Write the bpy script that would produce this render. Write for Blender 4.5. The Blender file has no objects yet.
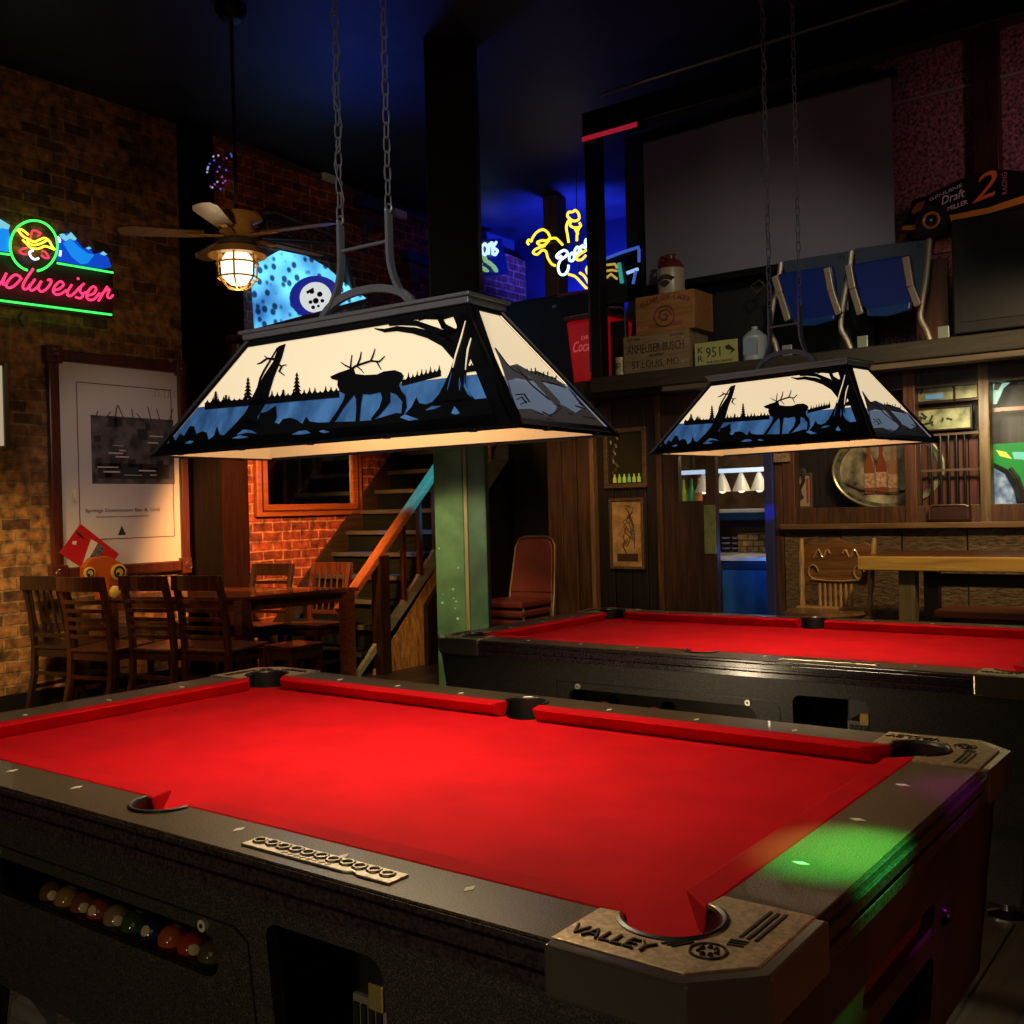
import bpy, bmesh, math, random
from mathutils import Vector, Matrix
from mathutils.geometry import tessellate_polygon
random.seed(7)
SC = bpy.context.scene
COL = SC.collection
PI = math.pi
V = Vector

# ------------------------------------------------------------------ camera
CP = V((1.6951, -1.7248, 1.3341))
YAW, PITCH, ROLL, FPX = 0.6436, -0.0022, -0.0252, 1033.8
_F = V((-math.sin(YAW), math.cos(YAW), 0)); _R = V((math.cos(YAW), math.sin(YAW), 0)); _U = V((0, 0, 1))
F = _F * math.cos(PITCH) + _U * math.sin(PITCH)
U0 = _U * math.cos(PITCH) - _F * math.sin(PITCH)
R = _R * math.cos(ROLL) + U0 * math.sin(ROLL)
U = U0 * math.cos(ROLL) - _R * math.sin(ROLL)
cd = bpy.data.cameras.new('camera'); cam = bpy.data.objects.new('camera', cd); COL.objects.link(cam)
cd.sensor_width = 36; cd.lens = FPX / 1024 * 36; cd.clip_start = .05
m = Matrix((R, U, -F)).transposed().to_4x4(); m.translation = CP
cam.matrix_world = m
SC.camera = cam

def ray(u, v): return F + R * ((u - 512) / FPX) - U * ((v - 512) / FPX)
def onY(u, v, y): d = ray(u, v); return CP + d * ((y - CP.y) / d.y)
def onX(u, v, x): d = ray(u, v); return CP + d * ((x - CP.x) / d.x)
def onZ(u, v, z): d = ray(u, v); return CP + d * ((z - CP.z) / d.z)
def onP(u, v, o, n): d = ray(u, v); return CP + d * ((o - CP).dot(n) / d.dot(n))

# ------------------------------------------------------------------ materials
def nodes(name):
    mt = bpy.data.materials.new(name); mt.use_nodes = True
    nt = mt.node_tree; nt.nodes.clear()
    out = nt.nodes.new('ShaderNodeOutputMaterial'); b = nt.nodes.new('ShaderNodeBsdfPrincipled')
    nt.links.new(b.outputs[0], out.inputs[0])
    return mt, nt, b
def mat(name, col, rough=.5, metal=0., emit=None, es=0., spec=.5, coat=0., noise=0., nscale=20., bump=0., col2=None, coords='Object'):
    mt, nt, b = nodes(name)
    b.inputs['Base Color'].default_value = (*col, 1)
    b.inputs['Roughness'].default_value = rough; b.inputs['Metallic'].default_value = metal
    b.inputs['Specular IOR Level'].default_value = spec
    b.inputs['Coat Weight'].default_value = coat
    if emit: b.inputs['Emission Color'].default_value = (*emit, 1); b.inputs['Emission Strength'].default_value = es
    if noise or bump or col2:
        tc = nt.nodes.new('ShaderNodeTexCoord'); nz = nt.nodes.new('ShaderNodeTexNoise')
        nz.inputs['Scale'].default_value = nscale; nz.inputs['Detail'].default_value = 5
        nt.links.new(tc.outputs[coords], nz.inputs['Vector'])
        if noise or col2:
            cr = nt.nodes.new('ShaderNodeValToRGB')
            c2 = col2 or tuple(min(1, c * (1 + noise)) for c in col)
            c1 = col if col2 else tuple(c * (1 - noise) for c in col)
            cr.color_ramp.elements[0].color = (*c1, 1); cr.color_ramp.elements[1].color = (*c2, 1)
            cr.color_ramp.elements[0].position = .35; cr.color_ramp.elements[1].position = .65
            nt.links.new(nz.outputs['Fac'], cr.inputs[0]); nt.links.new(cr.outputs[0], b.inputs['Base Color'])
        if bump:
            bp = nt.nodes.new('ShaderNodeBump'); bp.inputs['Strength'].default_value = bump; bp.inputs['Distance'].default_value = .01
            nt.links.new(nz.outputs['Fac'], bp.inputs['Height']); nt.links.new(bp.outputs[0], b.inputs['Normal'])
    return mt
def wood(name, c1, c2, axis='z', scale=6., rough=.4, bump=.15, coat=0., stretch=.08, spec=.5):
    mt, nt, b = nodes(name)
    tc = nt.nodes.new('ShaderNodeTexCoord'); mp = nt.nodes.new('ShaderNodeMapping'); nz = nt.nodes.new('ShaderNodeTexNoise')
    s = {'x': (stretch, 1, 1), 'y': (1, stretch, 1), 'z': (1, 1, stretch)}[axis]
    mp.inputs['Scale'].default_value = tuple(q * scale * 3 for q in s)
    nz.inputs['Scale'].default_value = 2; nz.inputs['Detail'].default_value = 8; nz.inputs['Roughness'].default_value = .65; nz.inputs['Distortion'].default_value = .6
    cr = nt.nodes.new('ShaderNodeValToRGB')
    cr.color_ramp.elements[0].color = (*c1, 1); cr.color_ramp.elements[1].color = (*c2, 1)
    cr.color_ramp.elements[0].position = .3; cr.color_ramp.elements[1].position = .7
    bp = nt.nodes.new('ShaderNodeBump'); bp.inputs['Strength'].default_value = bump; bp.inputs['Distance'].default_value = .01
    L = nt.links.new
    L(tc.outputs['Object'], mp.inputs[0]); L(mp.outputs[0], nz.inputs['Vector']); L(nz.outputs['Fac'], cr.inputs[0]); L(cr.outputs[0], b.inputs['Base Color'])
    L(nz.outputs['Fac'], bp.inputs['Height']); L(bp.outputs[0], b.inputs['Normal'])
    b.inputs['Roughness'].default_value = rough; b.inputs['Coat Weight'].default_value = coat; b.inputs['Specular IOR Level'].default_value = spec
    return mt
def brick(name, c1, c2, mortar, axes='yz', bw=.22, bh=.085, ms=.009, patch=None):
    mt, nt, b = nodes(name); L = nt.links.new
    tc = nt.nodes.new('ShaderNodeTexCoord'); sp = nt.nodes.new('ShaderNodeSeparateXYZ'); cb = nt.nodes.new('ShaderNodeCombineXYZ')
    L(tc.outputs['Object'], sp.inputs[0])
    L(sp.outputs['XYZ'.index(axes[0].upper())], cb.inputs[0]); L(sp.outputs['XYZ'.index(axes[1].upper())], cb.inputs[1])
    wn = nt.nodes.new('ShaderNodeTexNoise'); wn.inputs['Scale'].default_value = 5.; wn.inputs['Detail'].default_value = 4
    L(tc.outputs['Object'], wn.inputs['Vector'])
    va = nt.nodes.new('ShaderNodeMixRGB'); va.blend_type = 'LINEAR_LIGHT'; va.inputs[0].default_value = .012
    L(cb.outputs[0], va.inputs[1]); L(wn.outputs['Color'], va.inputs[2])
    br = nt.nodes.new('ShaderNodeTexBrick')
    br.inputs['Scale'].default_value = 1; br.inputs['Brick Width'].default_value = bw; br.inputs['Row Height'].default_value = bh
    br.inputs['Mortar Size'].default_value = ms; br.inputs['Mortar Smooth'].default_value = .3; br.inputs['Bias'].default_value = -.1
    br.inputs['Color1'].default_value = (*c1, 1); br.inputs['Color2'].default_value = (*c2, 1); br.inputs['Mortar'].default_value = (*mortar, 1)
    L(va.outputs[0], br.inputs['Vector'])
    n2 = nt.nodes.new('ShaderNodeTexNoise'); n2.inputs['Scale'].default_value = 14; n2.inputs['Detail'].default_value = 6
    L(tc.outputs['Object'], n2.inputs['Vector'])
    mx = nt.nodes.new('ShaderNodeMixRGB'); mx.blend_type = 'MULTIPLY'; mx.inputs[0].default_value = .85
    cr = nt.nodes.new('ShaderNodeValToRGB'); cr.color_ramp.elements[0].position = .3; cr.color_ramp.elements[1].position = .7
    cr.color_ramp.elements[0].color = (.10, .08, .07, 1); cr.color_ramp.elements[1].color = (1.5, 1.4, 1.2, 1)
    L(n2.outputs['Fac'], cr.inputs[0]); L(br.outputs['Color'], mx.inputs[1]); L(cr.outputs[0], mx.inputs[2])
    L(mx.outputs[0], b.inputs['Base Color'])
    bp = nt.nodes.new('ShaderNodeBump'); bp.inputs['Strength'].default_value = .9; bp.inputs['Distance'].default_value = .02
    inv = nt.nodes.new('ShaderNodeMath'); inv.operation = 'MULTIPLY_ADD'; inv.inputs[1].default_value = -1.; L(br.outputs['Fac'], inv.inputs[0])
    sc = nt.nodes.new('ShaderNodeMath'); sc.operation = 'MULTIPLY'; sc.inputs[1].default_value = .8; L(n2.outputs['Fac'], sc.inputs[0]); L(sc.outputs[0], inv.inputs[2])
    L(inv.outputs[0], bp.inputs['Height']); L(bp.outputs[0], b.inputs['Normal'])
    b.inputs['Roughness'].default_value = .75
    return mt
def speckle(name, c1, c2, rough=.35, scale=600., thr=.55, coat=0.):
    mt, nt, b = nodes(name); L = nt.links.new
    tc = nt.nodes.new('ShaderNodeTexCoord'); nz = nt.nodes.new('ShaderNodeTexNoise'); nz.inputs['Scale'].default_value = scale; nz.inputs['Detail'].default_value = 2
    cr = nt.nodes.new('ShaderNodeValToRGB'); cr.color_ramp.elements[0].position = thr; cr.color_ramp.elements[1].position = thr + .12
    cr.color_ramp.elements[0].color = (*c1, 1); cr.color_ramp.elements[1].color = (*c2, 1)
    L(tc.outputs['Object'], nz.inputs['Vector']); L(nz.outputs['Fac'], cr.inputs[0]); L(cr.outputs[0], b.inputs['Base Color'])
    bp = nt.nodes.new('ShaderNodeBump'); bp.inputs['Strength'].default_value = .15; bp.inputs['Distance'].default_value = .002
    L(nz.outputs['Fac'], bp.inputs['Height']); L(bp.outputs[0], b.inputs['Normal'])
    b.inputs['Roughness'].default_value = rough; b.inputs['Coat Weight'].default_value = coat
    return mt
def neon(name, col, s=6.):
    return mat(name, tuple(c * .5 for c in col), .3, emit=col, es=s)
def glass(name, tint=(1, 1, 1), fac=.08, rough=.03):
    mt = bpy.data.materials.new(name); mt.use_nodes = True; nt = mt.node_tree; nt.nodes.clear()
    o = nt.nodes.new('ShaderNodeOutputMaterial'); t = nt.nodes.new('ShaderNodeBsdfTransparent'); g = nt.nodes.new('ShaderNodeBsdfGlossy'); x = nt.nodes.new('ShaderNodeMixShader')
    t.inputs[0].default_value = (*tint, 1); g.inputs['Roughness'].default_value = rough; x.inputs[0].default_value = fac
    nt.links.new(t.outputs[0], x.inputs[1]); nt.links.new(g.outputs[0], x.inputs[2]); nt.links.new(x.outputs[0], o.inputs[0])
    return mt

# ------------------------------------------------------------------ mesh builder
class MB:
    def __init__(s): s.bm = bmesh.new()
    def _v(s, pts): return [s.bm.verts.new(p) for p in pts]
    def face(s, pts): s.bm.faces.new(s._v(pts)); return s
    def box(s, x0, x1, y0, y1, z0, z1, M=None):
        ps = [V((x, y, z)) for z in (z0, z1) for x, y in ((x0, y0), (x1, y0), (x1, y1), (x0, y1))]
        return s.hexa([M @ p for p in ps] if M else ps)
    def hexa(s, ps):
        v = s._v(ps)
        for f in ((3, 2, 1, 0), (4, 5, 6, 7), (0, 1, 5, 4), (1, 2, 6, 5), (2, 3, 7, 6), (3, 0, 4, 7)): s.bm.faces.new([v[i] for i in f])
        return s
    def bar(s, a, b, w, h, up=(0, 0, 1)):
        a, b = V(a), V(b); d = (b - a).normalized(); u = V(up)
        r = d.cross(u)
        if r.length < 1e-4: r = d.cross(V((1, 0, 0)))
        r.normalize(); u = r.cross(d).normalized()
        ps = []
        for p in (a, b): ps += [p - r * w / 2 - u * h / 2, p + r * w / 2 - u * h / 2, p + r * w / 2 + u * h / 2, p - r * w / 2 + u * h / 2]
        return s.hexa(ps)
    def tube(s, pts, r, seg=8, closed=False, flat=1.):
        pts = [V(p) for p in pts]; n = len(pts); rings = []; pr = None
        for i, p in enumerate(pts):
            a = pts[(i - 1) % n] if closed or i else pts[0]; b = pts[(i + 1) % n] if closed or i < n - 1 else pts[-1]
            d = (b - a)
            if d.length < 1e-9: d = V((0, 0, 1))
            d.normalize()
            if pr is None:
                pr = d.cross(V((0, 0, 1)))
                if pr.length < 1e-3: pr = d.cross(V((1, 0, 0)))
            pr = pr - d * pr.dot(d)
            if pr.length < 1e-6: pr = d.orthogonal()
            pr.normalize(); q = d.cross(pr)
            rr = r[i] if isinstance(r, (list, tuple)) else r
            rings.append(s._v([p + (pr * math.cos(2 * PI * k / seg) + q * math.sin(2 * PI * k / seg) * flat) * rr for k in range(seg)]))
        for i in range(n if closed else n - 1):
            A, B = rings[i], rings[(i + 1) % n]
            for k in range(seg): s.bm.faces.new([A[k], A[(k + 1) % seg], B[(k + 1) % seg], B[k]])
        if not closed: s.bm.faces.new(rings[0][::-1]); s.bm.faces.new(rings[-1])
        return s
    def lathe(s, prof, o=(0, 0, 0), ax=(0, 0, 1), seg=20, a0=0., a1=2 * PI):
        o = V(o); ax = V(ax).normalized(); x = ax.orthogonal().normalized(); y = ax.cross(x)
        full = abs(a1 - a0 - 2 * PI) < 1e-6; n = seg if full else seg + 1
        rings = []
        for r, z in prof:
            if r < 1e-6: rings.append([s.bm.verts.new(o + ax * z)])
            else: rings.append(s._v([o + ax * z + (x * math.cos(a0 + (a1 - a0) * k / seg) + y * math.sin(a0 + (a1 - a0) * k / seg)) * r for k in range(n)]))
        for A, B in zip(rings, rings[1:]):
            for k in range(seg):
                k2 = (k + 1) % n
                q = [A[k % len(A)], A[k2 % len(A)], B[k2 % len(B)], B[k % len(B)]]
                u = []
                for w in q:
                    if w not in u: u.append(w)
                if len(u) > 2: s.bm.faces.new(u)
        return s
    def cyl(s, a, b, r, r2=None, seg=16):
        a, b = V(a), V(b); L = (b - a).length; r2 = r if r2 is None else r2
        return s.lathe([(0, 0), (r, 0), (r2, L), (0, L)], a, b - a, seg)
    def sphere(s, c, r, seg=16, sc=(1, 1, 1)):
        mt = Matrix.Translation(V(c)) @ Matrix.Diagonal((sc[0], sc[1], sc[2], 1))
        bmesh.ops.create_uvsphere(s.bm, u_segments=seg, v_segments=max(6, seg // 2 + 2), radius=r, matrix=mt); return s
    def prism(s, loops, n):
        """loops: one 3D loop or a list (outer + holes); extruded along vector n"""
        if not isinstance(loops[0], (list, tuple)): loops = [loops]
        loops = [[V(p) for p in l] for l in loops]; n = V(n)
        flat = [p for l in loops for p in l]
        tris = tessellate_polygon(loops)
        a = s._v(flat); b = s._v([p + n for p in flat])
        for t in tris:
            if len(set(t)) < 3: continue
            try: s.bm.faces.new([a[i] for i in t]); s.bm.faces.new([b[i] for i in reversed(t)])
            except ValueError: pass
        k = 0
        for l in loops:
            for i in range(len(l)):
                j = (i + 1) % len(l)
                try: s.bm.faces.new([a[k + i], a[k + j], b[k + j], b[k + i]])
                except ValueError: pass
            k += len(l)
        return s
    def text(s, body, o, right, up, h, w=None, ext=.002, align='LEFT', shear=0.):
        cu = bpy.data.curves.new('txt', 'FONT'); cu.body = body; cu.extrude = .02; cu.resolution_u = 2; cu.shear = shear
        ob = bpy.data.objects.new('txt', cu); me = bpy.data.meshes.new_from_object(ob)
        if len(me.vertices):
            xs = [q.co.x for q in me.vertices]; ys = [q.co.y for q in me.vertices]
            x0, x1, y0, y1 = min(xs), max(xs), min(ys), max(ys)
            sy = h / max(y1 - y0, 1e-6); sx = sy if w is None else w / max(x1 - x0, 1e-6)
            right = V(right).normalized(); up = V(up).normalized(); nn = right.cross(up)
            off = 0 if align == 'LEFT' else -(x1 - x0) * sx / 2
            vs = [s.bm.verts.new(V(o) + right * ((q.co.x - x0) * sx + off) + up * ((q.co.y - y0) * sy) + nn * (q.co.z / .02 * ext)) for q in me.vertices]
            for f in me.polygons:
                try: s.bm.faces.new([vs[i] for i in f.vertices])
                except ValueError: pass
        bpy.data.objects.remove(ob); bpy.data.curves.remove(cu); bpy.data.meshes.remove(me)
        return s
    def obj(s, name, m, parent=None, smooth=False, bevel=0., seg=2, world=True):
        bm = s.bm
        bmesh.ops.recalc_face_normals(bm, faces=bm.faces)
        if parent is not None:
            if world: bmesh.ops.transform(bm, matrix=TM[parent.name].inverted(), verts=bm.verts)
            base = Matrix.Identity(4)
        else:
            lo = [min(q.co[i] for q in bm.verts) for i in range(3)]; hi = [max(q.co[i] for q in bm.verts) for i in range(3)]
            base = Matrix.Translation(((lo[0] + hi[0]) / 2, (lo[1] + hi[1]) / 2, lo[2]))
            bmesh.ops.transform(bm, matrix=base.inverted(), verts=bm.verts)
        me = bpy.data.meshes.new(name); bm.to_mesh(me); bm.free(); me.materials.append(m)
        if smooth:
            for p in me.polygons: p.use_smooth = True
            me.set_sharp_from_angle(angle=math.radians(40))
        o = bpy.data.objects.new(name, me); COL.objects.link(o)
        o.parent = parent
        if parent is None: o.matrix_world = base
        TM[o.name] = base if parent is None else TM[parent.name]
        if bevel:
            b = o.modifiers.new('bevel', 'BEVEL'); b.width = bevel; b.segments = seg; b.limit_method = 'ANGLE'; b.angle_limit = math.radians(35)
        return o
TM = {}
def tag(o, label, cat, group=None):
    o['label'] = label; o['category'] = cat
    if group: o['group'] = group
    return o
def thing(name, label, cat, loc=(0, 0, 0), rotz=0., group=None):
    o = bpy.data.objects.new(name, None); COL.objects.link(o); o.empty_display_size = .1
    o.location = loc; o.rotation_euler = (0, 0, rotz)
    TM[o.name] = Matrix.Translation(V(loc)) @ Matrix.Rotation(rotz, 4, 'Z')
    return tag(o, label, cat, group)
def struct(name, mb, m, parent=None, **k):
    o = mb.obj(name, m, parent, **k); o['kind'] = 'structure'; return o
def kids(o): return [c for c in bpy.data.objects if c.parent == o]
def dup(root, loc, rotz, label, group=None, scale=None):
    r = root.copy(); COL.objects.link(r); r.location = loc; r.rotation_euler = (0, 0, rotz); r['label'] = label
    if scale: r.scale = scale
    if group: r['group'] = group
    for ch in kids(root):
        c = ch.copy(); COL.objects.link(c); c.parent = r
        for g in kids(ch):
            d = g.copy(); COL.objects.link(d); d.parent = c
    TM[r.name] = Matrix.Translation(V(loc)) @ Matrix.Rotation(rotz, 4, 'Z')
    return r
def light(name, kind, loc, e, col, size=.1, rot=None, target=None, spot=None, blend=.5, size_y=None):
    l = bpy.data.lights.new(name, kind); l.energy = e; l.color = col
    if kind == 'AREA':
        l.size = size
        if size_y: l.shape = 'RECTANGLE'; l.size_y = size_y
    else: l.shadow_soft_size = size
    if kind == 'SPOT': l.spot_size = math.radians(spot); l.spot_blend = blend
    o = bpy.data.objects.new(name, l); COL.objects.link(o); o.location = loc
    if target is not None: o.rotation_euler = (V(target) - V(loc)).to_track_quat('-Z', 'Y').to_euler()
    if rot: o.rotation_euler = rot
    return o
def arc(c, r, a0, a1, n): return [(c[0] + r * math.cos(a0 + (a1 - a0) * i / n), c[1] + r * math.sin(a0 + (a1 - a0) * i / n)) for i in range(n + 1)]

# shared materials
BLACKM = mat('black_metal', (.012, .012, .013), .38, .6)
CHROME = mat('chrome', (.75, .75, .75), .12, 1.)
STEEL = mat('steel', (.45, .43, .40), .3, 1.)
DARKW = wood('dark_wood', (.010, .005, .003), (.035, .016, .008), 'z', 6, .35)
BLACK = mat('black_paint', (.006, .006, .006), .45)
WHITE = mat('white_paint', (.75, .73, .68), .45)
CREAM = mat('cream_paper', (.78, .72, .60), .7)
# ================================================================== SETTING
FLOORM = wood('floor_boards', (.02, .012, .007), (.07, .045, .028), 'y', 5, .45, .3)
nt = FLOORM.node_tree
def floor_mat():
    mt, nt, b = nodes('floor_boards_laid'); L = nt.links.new
    tc = nt.nodes.new('ShaderNodeTexCoord'); mp = nt.nodes.new('ShaderNodeMapping'); mp.inputs['Rotation'].default_value = (0, 0, PI / 2)
    br = nt.nodes.new('ShaderNodeTexBrick'); br.inputs['Scale'].default_value = 1; br.inputs['Brick Width'].default_value = 1.6; br.inputs['Row Height'].default_value = .13
    br.inputs['Mortar Size'].default_value = .004
    br.inputs['Color1'].default_value = (.030, .020, .013, 1); br.inputs['Color2'].default_value = (.055, .038, .025, 1); br.inputs['Mortar'].default_value = (.004, .003, .002, 1)
    nz = nt.nodes.new('ShaderNodeTexNoise'); m2 = nt.nodes.new('ShaderNodeMapping'); m2.inputs['Scale'].default_value = (30, 3, 3); nz.inputs['Scale'].default_value = 2; nz.inputs['Detail'].default_value = 6
    mx = nt.nodes.new('ShaderNodeMixRGB'); mx.blend_type = 'OVERLAY'; mx.inputs[0].default_value = .8
    L(tc.outputs['Object'], mp.inputs[0]); L(mp.outputs[0], br.inputs['Vector']); L(tc.outputs['Object'], m2.inputs[0]); L(m2.outputs[0], nz.inputs['Vector'])
    L(br.outputs['Color'], mx.inputs[1]); L(nz.outputs['Fac'], mx.inputs[2]); L(mx.outputs[0], b.inputs['Base Color'])
    bp = nt.nodes.new('ShaderNodeBump'); bp.inputs['Strength'].default_value = .3; bp.inputs['Distance'].default_value = .01; L(nz.outputs['Fac'], bp.inputs['Height']); L(bp.outputs[0], b.inputs['Normal'])
    b.inputs['Roughness'].default_value = .4
    return mt
XL, YB, ZC = -5.6, 5.2, 4.6
struct('floor', MB().box(-6, 4.6, -4, 9.2, -.1, 0), floor_mat())
CEILM = mat('ceiling_black', (.010, .011, .02), .6, noise=.5, nscale=3)
struct('ceiling', MB().box(-6, 4.6, -4, 9.2, ZC, ZC + .1), CEILM)
BRL = brick('brick_tan', (.42, .20, .07), (.05, .016, .008), (.30, .19, .09))
BRR = brick('brick_red', (.34, .060, .022), (.13, .02, .010), (.50, .20, .09))
struct('wall_left', MB().box(XL - .15, XL, -4, 3.52, 0, ZC), BRL)
# beyond the pilaster the brick turns red and its top slopes with the stairwell ceiling
pA = onX(214, 133, XL); pB = onX(440, 226, XL)
slp = (pB.z - pA.z) / (pB.y - pA.y)
def ztop(y): return pA.z + slp * (y - pA.y)
wl = [V((XL - .001, 3.52, 0)), V((XL - .001, 8.6, 0)), V((XL - .001, 8.6, ztop(8.6))), V((XL - .001, 3.52, ztop(3.52)))]
struct('wall_stairwell', MB().prism(wl, (-.15, 0, 0)), BRR)
struct('wall_stairwell_upper', MB().box(XL - .2, XL - .16, 3.4, 9.2, 0, ZC), mat('upper_wall_navy', (.06, .06, .09), .8))
struct('trim_1', MB().bar((XL + .02, 3.9, ztop(3.9) - .02), (XL + .02, 7.6, ztop(7.6) - .02), .04, .05), mat('ledge_trim', (.10, .05, .05), .5))
# dark pilaster and boarded panel at the break of the wall
struct('trim_2', MB().box(XL, XL + .12, 3.50, 3.78, 0, ZC), wood('pilaster_black', (.004, .003, .002), (.008, .005, .004), 'z', 6, .9, spec=.05), bevel=.01)
struct('door_1', MB().box(XL, XL + .07, 3.78, 4.10, 0, 3.3), wood('door_brown', (.010, .003, .002), (.022, .007, .004), 'z', 6, .9, spec=.05), bevel=.01)
struct('baseboard_left', MB().box(XL, XL + .03, -4, 3.5, 0, .11), BLACK)
DK = mat('dark_wall', (.02, .013, .01), .7, noise=.5, nscale=6, bump=.3)
struct('wall_right', MB().box(4.5, 4.6, -4, 9.2, 0, ZC), DK)
struct('wall_front', MB().box(-6, 4.6, -4.1, -4, 0, ZC), DK)
struct('wall_rear', MB().box(-6, 4.6, 9.1, 9.2, 0, ZC), mat('loft_wall', (.05, .05, .09), .8))

# ---- back wall, lower storey
PLK = wood('plank_brown', (.015, .005, .002), (.13, .05, .015), 'z', 5, .5, .4)
PLK2 = wood('plank_dark', (.004, .002, .0015), (.018, .008, .004), 'z', 5, .5, .4)
PLKG = wood('plank_gold', (.10, .045, .012), (.30, .15, .045), 'z', 5, .5, .4)
def xat(u, y=YB, v=500): return onY(u, v, y).x
ZB = 2.17
def planks(name, x0, x1, y0, z0, z1, m, n, th=.04):
    mb = MB(); w = (x1 - x0) / n
    for i in range(n): mb.box(x0 + i * w + .004, x0 + (i + 1) * w - .004, y0 + random.uniform(-.006, .006), y0 + th, z0, z1)
    return struct(name, mb, m, bevel=.004)
fs_ = lambda y: min(ZB, (y - 4.30) * .975 - .16)
struct('wall_alcove', MB().prism([V((-4.34, y, z)) for y, z in ((5.0, 0), (9.1, 0), (9.1, ZB), (6.69, ZB), (5.0, fs_(5.0)))], (.05, 0, 0)), PLK2)
struct('wall_alcove_end', MB().box(-4.35, -3.0, 6.3, 6.36, 0, ZB), PLK2)
planks('wall_back_boards', xat(549), xat(594), YB - .02, 0, ZB, PLK, 3, .06)
struct('trim_3', MB().box(xat(594), xat(598), YB - .06, YB + .04, 0, ZB), PLKG, bevel=.004)
planks('wall_back_dark', xat(598), xat(664), YB, 0, ZB, PLK2, 4, .05)
struct('trim_4', MB().box(xat(659), xat(664.5), YB - .04, YB + .04, 0, ZB), PLK, bevel=.004)
# door leaf left of the kitchen opening with a small pane and a green push plate
d0, d1 = xat(664.5), xat(716)
zw0, zw1 = onY(690, 501, YB).z, onY(690, 454, YB).z
w0, w1 = xat(679), xat(706)
door_loop = [V((d0, YB, 0)), V((d1, YB, 0)), V((d1, YB, ZB)), V((d0, YB, ZB))]
win_loop = [V((w0, YB, zw0)), V((w1, YB, zw0)), V((w1, YB, zw1)), V((w0, YB, zw1))]
door2 = struct('door_2', MB().prism([door_loop, win_loop], (0, .05, 0)), wood('door_panel', (.012, .005, .003), (.08, .032, .012), 'z', 5, .45, .4))
struct('window_1', MB().box(w0, w1, YB + .02, YB + .026, zw0, zw1), glass('door_pane_glass'), door2)
struct('push_plate', MB().box(xat(704), xat(715.5), YB - .012, YB, onY(710, 554, YB).z, onY(710, 505, YB).z), mat('olive_plate', (.16, .17, .05), .45, noise=.2), door2, bevel=.003)
k0, k1 = xat(717), xat(767)
JB = mat('jamb_reflection_spare', (.02, .03, .22), .4)
struct('trim_5', MB().box(k1, xat(776), YB - .05, YB + .08, 0, ZB), mat('jamb_blue_reflection', (.03, .035, .12), .4), bevel=.005)  # blue reflected light put into the jamb colour
struct('trim_6', MB().box(xat(776), xat(783), YB - .01, YB + .06, 0, ZB), PLK, bevel=.004)
# wainscot at the right with its cap
wz = onY(850, 525, YB).z
planks('wall_back_wainscot', xat(783), 4.5, YB, 0, wz - .02, wood('wainscot_rough', (.006, .003, .0015), (.24, .14, .055), 'x', 11, .5, 1., stretch=.3), 14, .06)
struct('trim_7', MB().box(xat(783), 4.5, YB - .07, YB + .30, wz - .025, wz + .012), wood('ledge_worn', (.10, .05, .018), (.28, .15, .06), 'x', 5, .4, .2), bevel=.004)
struct('trim_8', MB().box(xat(795), 4.5, YB - .01, YB + .04, wz + .012, wz + .12), PLK, bevel=.004)
struct('wall_back_niche', MB().box(xat(776), 4.5, YB + .30, YB + .36, 0, ZB), PLK2)
POSTM = wood('post_redbrown', (.05, .018, .008), (.15, .055, .022), 'z', 6, .45, .3)
struct('trim_9', MB().box(xat(784), xat(796), YB - .02, YB + .08, wz, ZB), POSTM, bevel=.006)
struct('trim_10', MB().box(xat(906), xat(918), YB - .02, YB + .08, wz, ZB), POSTM, bevel=.006)
struct('trim_11', MB().box(xat(981), xat(992), YB - .02, YB + .08, wz, ZB), wood('post_gold', (.07, .045, .018), (.2, .13, .055), 'z', 6, .45, .3), bevel=.006)
struct('trim_12', MB().box(xat(783), 4.5, YB - .01, YB + .30, ZB - .12, ZB), PLK2)

# ---- loft: slab, ledge beam, rear
LY = 4.9
LZ0, LZ1 = 2.17, 2.31
struct('floor_loft', MB().box(-2.9, 4.5, LY + .1, 9.1, LZ0, LZ1), PLK2)
struct('floor_loft_left', MB().box(-4.3, -2.9, 6.2, 9.1, LZ0, LZ1), PLK2)
lx0 = onY(590, 390, LY).x
LEDGE = wood('ledge_beam', (.010, .008, .005), (.04, .034, .02), 'x', 4, .6, .5)
struct('trim_13', MB().box(lx0, 4.5, LY, LY + .12, LZ0 + .03, LZ1 + .005), LEDGE, bevel=.008)
struct('trim_14', MB().box(lx0 + .6, 4.5, LY + .02, LY + .16, LZ0 - .01, LZ0 + .03), wood('ledge_moulding', (.07, .05, .032), (.16, .12, .08), 'x', 4, .5, .2), bevel=.005)
YS = 6.0
STUC = mat('mottled_plaster', (.02, .008, .010), .8, nscale=42, col2=(.30, .13, .15), bump=.5)
struct('wall_loft', MB().box(xat(882, YS), 4.5, YS, YS + .1, LZ1, ZC), STUC)
struct('wall_loft_dark', MB().box(onY(628, 300, 5.5).x, xat(900, YS), 5.5, 5.56, LZ1, 4.3), mat('loft_black', (.004, .004, .006), .7))
struct('trim_15', MB().box(onY(973, 100, YS - .06).x, onY(1000, 100, YS - .06).x, YS - .12, YS, LZ1, ZC), DARKW, bevel=.01)
struct('trim_16', MB().box(xat(882, YS), 4.5, YS - .03, YS, onY(940, 95, YS).z, onY(940, 95, YS).z + .02), mat('conduit_grey', (.2, .17, .16), .5))
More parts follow.
